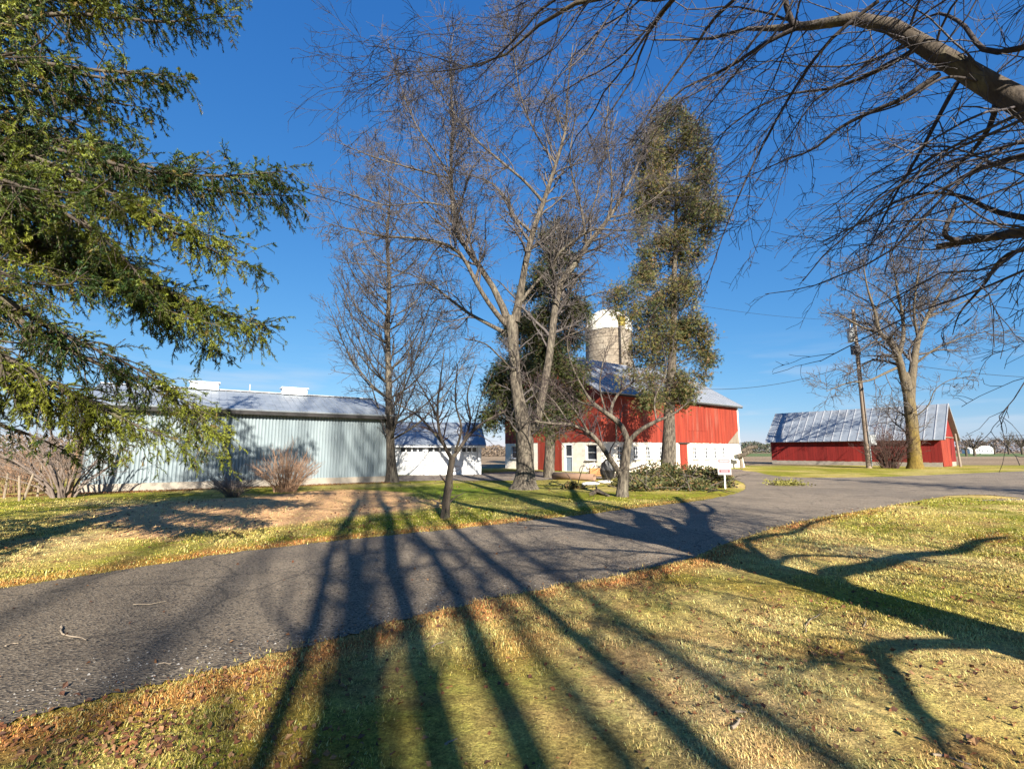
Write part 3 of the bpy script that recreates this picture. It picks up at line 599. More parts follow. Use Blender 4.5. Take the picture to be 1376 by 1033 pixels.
b = MB(); boards(b, RC + R2 * .05 - R1 * .06, R2, -R1, RW * .60, .04, lambda t: 3.05, w=.3, shade=.1); dr_ = b.build('sliding_door', M['red'], rs)
MB().box(RC + R2 * RW * .45 - R1 * .14 + UZ * 3.15, (RW * .85, .06, .1), [R2, R1, UZ]).build('door_track', M['greywood'], dr_)
OV = .5; sl = (RRG - REV) / (RW / 2)
e0 = RC - R1 * OV - R2 * OV + UZ * (REV - sl * OV + .15); e1 = e0 + R1 * (RL + 2 * OV); r0 = RC - R1 * OV + R2 * RW / 2 + UZ * (RRG + .15); r1 = r0 + R1 * (RL + 2 * OV); f0 = RC - R1 * OV + R2 * (RW + OV) + UZ * (REV - sl * OV + .15); f1 = f0 + R1 * (RL + 2 * OV)
b = MB(); slab(b, e1, e0, r0, r1, .07); slab(b, f0, f1, r1, r0, .07); rf = b.build('roof', M['galvroof'], rs)
b = MB(); roof_ribs(b, e1, e0, r1, r0, .84, .05, .085); b.build('roof_seam', M['seam'], rf)
b = MB(); b.tube([e0 + UZ * .0, r0 + UZ * .0, f0 + UZ * .0], .05, 6); b.build('rake_trim', M['seam'], rf)
# --- far white farm buildings
FY = 330
for x0, x1, y0, lab, rz in ((1318, 1336, 602, 'tiny white farmhouse with a bright roof far across the field', 2.2), (1304, 1316, 606, 'tiny white outbuilding far across the field beside the spreading tree', 1.2)):
    A_ = GX(x0, FY); w_ = GX(x1, FY)[0] - A_[0]; h_ = 3.0
    fh = thing('farmhouse' if rz > 2 else 'outbuilding', lab, 'house' if rz > 2 else 'outbuilding', A_)
    b = MB(); X_ = np.array([1., 0, 0]); Y_ = np.array([0, 1., 0]); b.box(A_ + X_ * w_ / 2 + Y_ * 3 + UZ * h_ / 2, (w_, 6, h_), [X_, Y_, UZ]); b.build('wall', M['white'], fh)
    b = MB(); s_ = lambda x, y, z: A_ + X_ * x + Y_ * y + UZ * z
    slab(b, s_(-.4, -.5, h_), s_(w_ + .4, -.5, h_), s_(w_ + .4, 3, h_ + rz), s_(-.4, 3, h_ + rz), .15); slab(b, s_(w_ + .4, 6.5, h_), s_(-.4, 6.5, h_), s_(-.4, 3, h_ + rz), s_(w_ + .4, 3, h_ + rz), .15); b.build('roof', M['dome'], fh)
    for k in range(3): MB().box(s_(w_ * (k + .5) / 3, -.03, 1.5), (w_ * .16, .05, 1.0), [X_, Y_, UZ]).build('window', M['glass'], fh)
for nm, p in (('barnC', BC), ('barnR', BC + B1 * BL), ('barnL', BC + B2 * BW), ('barn eave', BC + UZ * EAVE), ('barnR eave', BC + B1 * BL + UZ * EAVE), ('ridgeN', BC + B2 * BW / 2 + UZ * RIDGE), ('ridgeF', BC + B2 * BW / 2 + UZ * RIDGE + B1 * BL), ('shedL', SL3), ('shedLe', SL3 + UZ * SEV), ('shedRe', SL3 + SD3 * S_LEN + UZ * SEV), ('shedRr', SL3 + SD3 * S_LEN + SP3 * SDEP / 2 + UZ * SRG), ('shedLr', SL3 + SP3 * SDEP / 2 + UZ * SRG), ('rsC', RC), ('rsCe', RC + UZ * REV), ('rsL', RC + R1 * RL), ('rsLe', RC + R1 * RL + UZ * REV), ('rsr', RC + R2 * RW / 2 + UZ * RRG), ('rslr', RC + R1 * RL + R2 * RW / 2 + UZ * RRG), ('rsRe', RC + R2 * RW + UZ * REV), ('gR', GR), ('gRe', GR + UZ * GEV), ('gr', GR + GP * GDP / 2 + UZ * GRG)):
    print('PROJ', nm, [round(float(v), 1) for v in proj(p)], [round(float(v), 1) for v in p])
print('sizes', BL, BW, S_LEN, RL, RW, srad, stop)
#@@VEG
# ------------------------------------------------------------------ bare trees
def resample(pts, S):
    p = smooth(pts, 10) if len(pts) > 2 else np.asarray(pts, float)
    s = np.concatenate([[0], np.cumsum(np.linalg.norm(np.diff(p, axis=0), axis=1))]); t = np.linspace(0, s[-1], S)
    return np.stack([np.interp(t, s, p[:, i]) for i in range(p.shape[1])], 1)
def unit(v): return v / (np.linalg.norm(v, axis=-1, keepdims=True) + 1e-9)
def grow(Pn, Rn, dens, t0, t1, ang, length, rr, S, wob, trop, rmin, bias=None, maxn=6000, lscale=.6, rend=.25, lr=.02):
    """children for a batch of parent polylines: dens per metre between t0 and t1 of each"""
    N, S0, _ = Pn.shape
    L = np.linalg.norm(np.diff(Pn, axis=1), axis=2).sum(1)
    k = rng.poisson(L * (t1 - t0) * dens); k = np.maximum(k, 1)
    idx = np.repeat(np.arange(N), k)
    if len(idx) > maxn: idx = rng.choice(idx, maxn, replace=False)
    n = len(idx); t = t0 + (t1 - t0) * rng.random(n)
    f = t * (S0 - 1); i = np.minimum(f.astype(int), S0 - 2); f = f - i
    p = Pn[idx, i] * (1 - f)[:, None] + Pn[idx, i + 1] * f[:, None]; r = Rn[idx, i] * (1 - f) + Rn[idx, i + 1] * f
    T = unit(Pn[idx, i + 1] - Pn[idx, i]); q = unit(np.cross(T, unit(rng.normal(size=(n, 3)))))
    a = R(1) * (ang[0] + (ang[1] - ang[0]) * rng.random(n)); d = np.cos(a)[:, None] * T + np.sin(a)[:, None] * q
    if bias is not None: d = d + np.asarray(bias)[None]
    d = unit(d)
    ln = (length[0] + (length[1] - length[0]) * rng.random(n)) * (1 - lscale * t) * np.clip(L[idx] / (np.median(L) + 1e-6), .5, 1.4)
    r0 = np.maximum(np.minimum(r * rr, ln * lr + rmin), rmin)
    out = np.empty((n, S, 3)); out[:, 0] = p; tp = np.asarray(trop)[None]
    for s in range(1, S):
        d = unit(d + rng.normal(size=(n, 3)) * wob + tp); out[:, s] = out[:, s - 1] + d * (ln / (S - 1))[:, None]
    rad = r0[:, None] * (1 + (rend - 1) * np.linspace(0, 1, S)[None]); rad = np.maximum(rad, rmin * .7)
    return out, rad
def limb(pts, S=16, jitter=.0):
    """pts: (px, py, depth, radius) in the photograph's pixels -> polyline and radii"""
    a = np.array([[*P(x, y, Y), r] for x, y, Y, r in pts]); a = resample(a, S)
    return a[:, :3], a[:, 3]
def bare_tree(name, label, base, trunks, limbs, levels, trunk_m, twig_m, group=None, cat='tree', rough=.06, m_trunk=14, colfn=None, thin_m=None):
    """trunks/limbs: (points, radii); levels: dicts for grow(), each fed by limbs + the level above"""
    t = thing(name, label, cat, base, group)
    b = MB()
    for p, r in trunks:
        n = len(p); v, q = tubes(p[None], r[None], m_trunk)
        c = np.repeat(p, m_trunk, 0); rel = v - c
        v = c + rel * (1 + rough * (np.sin(np.tile(np.arange(m_trunk), n) * 2.4 + v[:, 2] * 1.3) + rng.normal(size=len(v)) * .5))[:, None]
        b.add(v, q, None, colfn(v) if colfn else None)
    b.build('trunk', trunk_m, t, True)
    lb = MB(); lt = MB()
    for p, r in limbs:
        v, q = tubes(p[None], r[None], 10 if r.max() > .1 else 7); (lt if thin_m and r.max() < .1 else lb).add(v, q, None, colfn(v) if colfn else None)
    if lb.n: lb.build('limb', trunk_m, t, True)
    if lt.n: lt.build('branch', thin_m, t, True)
    S = 16; cur = [(np.stack([resample(p, S) for p, r in limbs + trunks]), np.stack([resample(r[:, None] * np.ones((1, 2)), S)[:, 0] if False else np.interp(np.linspace(0, 1, S), np.linspace(0, 1, len(r)), r) for p, r in limbs + trunks]))]
    tw = MB(); allb = list(cur)
    for i, lv in enumerate(levels):
        lv = dict(lv); src = lv.pop('src', 'last'); ms = lv.pop('m', 3)
        batches = allb if src == 'all' else [allb[-1]]
        new = [grow(pp, rr_, **lv) for pp, rr_ in batches]
        Sx = new[0][0].shape[1]; pp = np.concatenate([x[0] for x in new]); rr_ = np.concatenate([x[1] for x in new])
        allb.append((pp, rr_)); v, q = tubes(pp, rr_, ms); tw.add(v, q)
    if levels: tw.build('crown', twig_m, t, True)
    return t
def flare(pts, base_r, k=1.5):
    p, r = pts; z = p[:, 2]; return p, r * (1 + (k - 1) * np.exp(-z / .35))
# --- the big maple in the middle
Y0 = 20.6; bp = G(705, 657); Y0 = bp[1]
tr = limb([(705, 660, Y0, .48), (706, 630, Y0, .44), (705, 590, Y0, .43), (701, 560, Y0, .37), (694, 520, Y0, .30), (691, 480, Y0, .28), (688, 440, Y0, .30), (686, 425, Y0, .25)], 26)
L_ = lambda *a: limb(a, 16)
ml = [L_((718, 578, Y0, .26), (724, 555, Y0 - .2, .23), (731, 520, Y0 - .4, .20), (738, 480, Y0 - .3, .20), (744, 430, Y0, .20), (751, 385, Y0, .18), (766, 364, Y0, .17), (788, 331, Y0, .14), (819, 292, Y0, .11), (840, 257, Y0 + .3, .08), (862, 209, Y0 + .5, .05), (878, 150, Y0 + .6, .03)),
      L_((686, 440, Y0, .24), (666, 392, Y0 + .3, .17), (635, 345, Y0 + .4, .15), (617, 318, Y0 + .5, .13), (609, 279, Y0 + .5, .11), (606, 218, Y0 + .6, .09), (609, 160, Y0 + .6, .06), (604, 90, Y0 + .6, .035), (610, 40, Y0 + .6, .02)),
      L_((680, 436, Y0, .16), (660, 412, Y0 - .3, .13), (640, 380, Y0 - .6, .11), (622, 345, Y0 - .9, .10), (600, 329, Y0 - 1.3, .085), (560, 320, Y0 - 1.8, .065), (518, 318, Y0 - 2.4, .05), (470, 308, Y0 - 2.8, .03), (440, 300, Y0 - 3, .018)),
      L_((676, 446, Y0, .13), (650, 432, Y0 + .6, .10), (627, 419, Y0 + 1.2, .085), (592, 392, Y0 + 1.8, .065), (578, 379, Y0 + 2, .05), (540, 385, Y0 + 2.5, .03), (505, 378, Y0 + 3, .018)),
      L_((692, 432, Y0, .26), (700, 390, Y0 - .2, .19), (706, 355, Y0 - .3, .17), (718, 305, Y0 - .5, .15), (731, 270, Y0 - .6, .13), (745, 227, Y0 - .8, .10), (760, 174, Y0 - .8, .07), (762, 130, Y0 - 1, .05), (770, 60, Y0 - 1, .025)),
      L_((730, 272, Y0 - .6, .09), (705, 244, Y0 - .9, .075), (679, 222, Y0 - 1.2, .065), (644, 192, Y0 - 1.5, .05), (612, 155, Y0 - 1.8, .03), (580, 110, Y0 - 2, .018)),
      L_((714, 312, Y0 - .5, .09), (690, 290, Y0, .075), (683, 270, Y0 + .4, .065), (657, 244, Y0 + .9, .05), (627, 235, Y0 + 1.4, .035), (590, 220, Y0 + 1.9, .018)),
      L_((745, 380, Y0, .09), (745, 349, Y0 - .7, .08), (770, 325, Y0 - 1.2, .07), (800, 308, Y0 - 1.7, .05), (840, 310, Y0 - 2.2, .03), (880, 300, Y0 - 2.6, .018)),
      L_((788, 331, Y0, .08), (782, 285, Y0 - .4, .07), (773, 255, Y0 - .7, .06), (766, 209, Y0 - 1, .04), (775, 150, Y0 - 1.2, .02)),
      L_((700, 405, Y0 - .2, .10), (722, 378, Y0 + .5, .085), (750, 350, Y0 + 1, .07), (778, 318, Y0 + 1.6, .06), (800, 270, Y0 + 2.2, .05), (812, 210, Y0 + 2.6, .035), (830, 150, Y0 + 3, .02)),
      L_((606, 240, Y0 + .6, .07), (585, 205, Y0 + 1, .055), (560, 170, Y0 + 1.4, .045), (540, 120, Y0 + 1.6, .03), (525, 70, Y0 + 1.8, .018)),
      L_((622, 330, Y0 + .5, .06), (596, 295, Y0 + 1.4, .05), (560, 262, Y0 + 2.2, .04), (520, 235, Y0 + 3, .028), (480, 205, Y0 + 3.4, .018)),
      L_((748, 222, Y0 - .8, .06), (720, 180, Y0 - .4, .05), (700, 130, Y0, .04), (690, 70, Y0 + .3, .025), (680, 10, Y0 + .5, .018)),
      L_((820, 292, Y0, .06), (822, 240, Y0 - .5, .05), (815, 180, Y0 - 1, .035), (820, 110, Y0 - 1.3, .02)),
      L_((606, 240, Y0 + .6, .06), (560, 228, Y0 + .2, .05), (505, 212, Y0 - .3, .035), (450, 190, Y0 - .6, .018)), L_((609, 279, Y0 + .5, .06), (570, 272, Y0, .05), (520, 276, Y0 - .6, .035), (465, 260, Y0 - 1, .024), (425, 250, Y0 - 1.2, .016)), L_((819, 292, Y0, .06), (850, 285, Y0 + .6, .045), (885, 262, Y0 + 1.2, .03), (915, 235, Y0 + 1.6, .016)), L_((592, 392, Y0 + 1.8, .05), (560, 372, Y0 + 1.4, .04), (510, 358, Y0 + 1, .028), (455, 352, Y0 + .6, .016)),
      L_((690, 500, Y0, .07), (672, 480, Y0 - 1, .05), (652, 462, Y0 - 1.8, .035), (625, 455, Y0 - 2.5, .02)),
      L_((740, 470, Y0 - .2, .06), (762, 452, Y0 - 1, .045), (790, 440, Y0 - 1.6, .03), (820, 415, Y0 - 2.2, .018))]
tr = (tr[0], tr[1] * .86); ml = [(p, np.maximum(r * .85, .016)) for p, r in ml]
bare_tree('maple_tree', 'big old bare maple with a thick forked trunk in the middle of the lawn', bp, [flare(tr, .5, 1.7)], ml, [
    dict(dens=3.6, t0=.2, t1=1, ang=(25, 60), length=(1.6, 3.6), rr=.5, S=9, wob=.17, trop=(0, 0, .03), rmin=.015, m=4),
    dict(dens=4.6, t0=.12, t1=1, ang=(25, 65), length=(.6, 1.7), rr=.6, S=6, wob=.22, trop=(0, 0, .02), rmin=.0115, maxn=10000),
    dict(dens=6.0, t0=.12, t1=1, ang=(25, 70), length=(.25, .8), rr=.65, S=4, wob=.25, trop=(0, 0, .0), rmin=.0095, maxn=30000)], M['bark'], M['twig'])
# --- tall straight tree at the shed corner
Y1 = 25.4; b1 = G(527, 648); Y1 = b1[1]
tr = limb([(527, 650, Y1, .27), (525, 610, Y1, .23), (523, 560, Y1, .20), (522, 500, Y1, .16), (521, 440, Y1, .13), (523, 380, Y1, .10), (520, 320, Y1, .09), (524, 270, Y1, .05), (522, 240, Y1, .025)], 24)
sl_ = []
for i in range(44):
    h = .14 + .82 * (i + rng.random()) / 44; k = int(h * 23); o = tr[0][k]; a = rng.random() * 6.28; ln = (1 - h) * 4.6 + 1.5; e = np.array([math.cos(a), math.sin(a) * .8, 0])
    sl_.append((resample(np.array([o, o + e * ln * .3 + UZ * ln * .18, o + e * ln * .6 + UZ * ln * .5, o + e * ln * .85 + UZ * ln * .95]), 16), np.linspace(.055 * (1.15 - h * .6), .012, 16)))
bare_tree('slender_tree', 'tall slender bare tree with rising branches at the corner of the grey shed', b1, [flare(tr, .3, 1.4)], sl_, [
    dict(dens=4.5, t0=.12, t1=1, ang=(20, 55), length=(.8, 2.3), rr=.5, S=6, wob=.17, trop=(0, 0, .05), rmin=.014),
    dict(dens=5.5, t0=.15, t1=1, ang=(20, 60), length=(.3, 1.0), rr=.6, S=4, wob=.22, trop=(0, 0, .02), rmin=.0105, maxn=20000)], M['bark'], M['twig'])
# --- small bare tree by the drive
b2 = G(598, 697); Y2 = b2[1]
tr = limb([(598, 699, Y2, .095), (600, 670, Y2, .088), (604, 640, Y2, .082), (608, 614, Y2, .078)], 12)
sm = [L_((608, 618, Y2, .06), (597, 598, Y2 - .2, .045), (590, 578, Y2 - .3, .036), (588, 545, Y2 - .3, .028), (592, 510, Y2 - .2, .02), (597, 470, Y2 - .1, .01)),
      L_((596, 597, Y2 - .2, .036), (578, 575, Y2, .03), (560, 557, Y2 + .2, .024), (540, 546, Y2 + .3, .017), (512, 530, Y2 + .4, .009)),
      L_((608, 616, Y2, .06), (622, 596, Y2 + .2, .045), (636, 578, Y2 + .3, .035), (655, 564, Y2 + .5, .024), (680, 552, Y2 + .6, .012)),
      L_((622, 596, Y2 + .2, .034), (632, 565, Y2 + .5, .028), (628, 530, Y2 + .7, .02), (640, 490, Y2 + .8, .010)),
      L_((612, 606, Y2, .036), (620, 575, Y2 - .4, .026), (612, 540, Y2 - .7, .02), (615, 490, Y2 - .9, .010)),
      L_((636, 578, Y2 + .3, .024), (640, 560, Y2 - .1, .018), (648, 530, Y2 - .4, .012), (662, 500, Y2 - .5, .008)),
      L_((588, 560, Y2 - .3, .024), (572, 530, Y2 - .5, .018), (555, 500, Y2 - .6, .010), (548, 470, Y2 - .6, .007))]
bare_tree('small_tree', 'small bare young tree with a spreading crown between the drive and the garage', b2, [flare(tr, .1, 1.35)], sm, [
    dict(dens=6, t0=.12, t1=1, ang=(25, 65), length=(.4, 1.1), rr=.5, S=7, wob=.2, trop=(0, 0, .02), rmin=.005, m=4),
    dict(dens=6.5, t0=.1, t1=1, ang=(25, 70), length=(.2, .6), rr=.6, S=5, wob=.25, trop=(0, 0, .0), rmin=.0035, maxn=5000)], M['barkdark'], M['twigpurple'], rough=.04)
# --- low forked fruit tree
b3 = G(836, 668); Y3 = b3[1]
tr = limb([(836, 671, Y3, .19), (837, 650, Y3, .185), (839, 630, Y3, .18), (842, 605, Y3, .16), (845, 590, Y3, .14)], 14)
fm = [L_((838, 645, Y3, .11), (828, 628, Y3 - .1, .10), (818, 614, Y3 - .2, .095), (806, 596, Y3 - .2, .085), (790, 580, Y3 - .3, .075), (765, 570, Y3 - .3, .06), (740, 569, Y3 - .3, .045), (712, 564, Y3 - .3, .02)),
      L_((845, 596, Y3, .11), (836, 574, Y3, .10), (822, 560, Y3, .095), (802, 546, Y3, .075), (788, 530, Y3, .05), (775, 505, Y3 + .1, .025)),
      L_((823, 562, Y3, .065), (821, 550, Y3 + .2, .06), (830, 530, Y3 + .3, .05), (850, 514, Y3 + .4, .04), (872, 492, Y3 + .5, .02)),
      L_((846, 592, Y3, .09), (860, 578, Y3 - .2, .08), (882, 566, Y3 - .4, .065), (905, 556, Y3 - .5, .04), (925, 540, Y3 - .6, .02)),
      L_((790, 580, Y3 - .3, .04), (775, 555, Y3 - .8, .03), (755, 530, Y3 - 1.2, .022), (735, 505, Y3 - 1.5, .012)),
      L_((802, 546, Y3, .04), (780, 540, Y3 + .7, .03), (750, 520, Y3 + 1.2, .02), (720, 500, Y3 + 1.6, .012)),
      L_((850, 514, Y3 + .4, .03), (852, 490, Y3, .024), (840, 465, Y3 - .3, .016), (835, 440, Y3 - .4, .009)),
      L_((815, 556, Y3, .04), (806, 520, Y3 + .3, .03), (812, 480, Y3 + .5, .02), (826, 440, Y3 + .6, .009)), L_((788, 530, Y3, .035), (770, 495, Y3 - .3, .025), (762, 460, Y3 - .5, .015), (770, 430, Y3 - .5, .008)), L_((882, 566, Y3 - .4, .035), (880, 535, Y3 - .2, .026), (895, 500, Y3, .016), (890, 460, Y3 + .1, .008)), L_((765, 570, Y3 - .3, .035), (745, 540, Y3 + .5, .026), (722, 520, Y3 + .8, .016), (690, 505, Y3 + 1, .008)),
      L_((740, 569, Y3 - .3, .03), (725, 545, Y3, .022), (712, 515, Y3 + .2, .012), (705, 490, Y3 + .3, .008))]
bare_tree('fruit_tree', 'low bare fruit tree with crooked forked limbs in front of the barn', b3, [flare(tr, .2, 1.3)], fm, [
    dict(dens=7, t0=.18, t1=1, ang=(25, 70), length=(.4, 1.3), rr=.5, S=7, wob=.22, trop=(0, 0, .02), rmin=.0075, m=4),
    dict(dens=9, t0=.1, t1=1, ang=(25, 75), length=(.2, .65), rr=.6, S=5, wob=.28, trop=(0, 0, .0), rmin=.006, maxn=16000)], M['bark'], M['twigpurple'], rough=.05)
# --- tree with yellow lichen by the pole
b4 = GX(1230, 45.5); Y4 = b4[1]
tr = limb([(1230, 631, Y4, .74), (1229, 615, Y4, .68), (1226, 580, Y4, .62), (1222, 540, Y4, .55), (1219, 512, Y4, .44), (1217, 500, Y4, .22)], 18)
rl = [L_((1222, 545, Y4, .44), (1215, 512, Y4, .40), (1207, 480, Y4 - .5, .38), (1197, 460, Y4 - 1, .30), (1181, 446, Y4 - 1.5, .22), (1176, 420, Y4 - 2, .16), (1165, 385, Y4 - 2.4, .09), (1160, 350, Y4 - 2.5, .04)),
      L_((1223, 545, Y4, .48), (1225, 512, Y4, .43), (1229, 480, Y4 + .3, .38), (1234, 455, Y4 + .6, .30), (1246, 425, Y4 + 1, .22), (1262, 395, Y4 + 1.4, .14), (1285, 360, Y4 + 1.8, .06)),
      L_((1207, 480, Y4, .26), (1214, 450, Y4 + .8, .22), (1212, 420, Y4 + 1.2, .18), (1206, 390, Y4 + 1.6, .13), (1200, 350, Y4 + 2, .06), (1196, 310, Y4 + 2, .03)),
      L_((1205, 494, Y4, .17), (1188, 502, Y4 - 1.5, .13), (1165, 512, Y4 - 2.4, .10), (1140, 514, Y4 - 3, .07), (1110, 526, Y4 - 3.6, .03)),
      L_((1181, 446, Y4 - 1.5, .14), (1160, 440, Y4 - 2, .10), (1130, 425, Y4 - 2.6, .07), (1100, 420, Y4 - 3, .03)),
      L_((1234, 455, Y4 + .6, .18), (1228, 420, Y4, .14), (1232, 380, Y4 - .6, .10), (1240, 330, Y4 - 1, .05), (1243, 300, Y4 - 1, .03)),
      L_((1246, 425, Y4 + 1, .14), (1275, 415, Y4 + .5, .10), (1310, 400, Y4, .07), (1345, 395, Y4 - .4, .03)),
      L_((1229, 490, Y4 + .3, .13), (1255, 470, Y4 - .5, .10), (1290, 455, Y4 - 1, .07), (1330, 445, Y4 - 1.4, .04), (1365, 450, Y4 - 1.6, .02)),
      L_((1230, 560, Y4, .07), (1247, 545, Y4 - .8, .06), (1258, 522, Y4 - 1.2, .05), (1285, 508, Y4 - 1.8, .035), (1315, 512, Y4 - 2.2, .02)),
      L_((1212, 425, Y4 + 1.2, .11), (1190, 395, Y4 + 1.5, .08), (1150, 370, Y4 + 1.8, .05), (1115, 350, Y4 + 2, .025))]
tr = (tr[0], tr[1] * .8); rl = [(p, r * .8) for p, r in rl]
def lichen(v):
    h = np.clip(1.1 - v[:, 2] / 6.5 + .25 * np.sin(v[:, 0] * 5 + v[:, 2] * 2), 0, 1)[:, None]
    return np.array([1., 1, 1]) * (1 - h) + np.array([1.35, 1.15, .35]) * h
bare_tree('lichen_tree', 'large bare tree with yellow lichen on its thick trunk in front of the red shed', b4, [flare(tr, .8, 1.25)], rl, [
    dict(dens=2.2, t0=.2, t1=1, ang=(25, 65), length=(2.2, 5.2), rr=.5, S=8, wob=.17, trop=(0, 0, .01), rmin=.024, m=4),
    dict(dens=2.6, t0=.12, t1=1, ang=(25, 70), length=(1.0, 2.6), rr=.6, S=6, wob=.22, trop=(0, 0, .0), rmin=.022, maxn=6000),
    dict(dens=3.2, t0=.12, t1=1, ang=(25, 70), length=(.4, 1.3), rr=.65, S=4, wob=.25, trop=(0, 0, 0), rmin=.018, maxn=20000)], M['barklichen'], M['twig'], colfn=lichen)
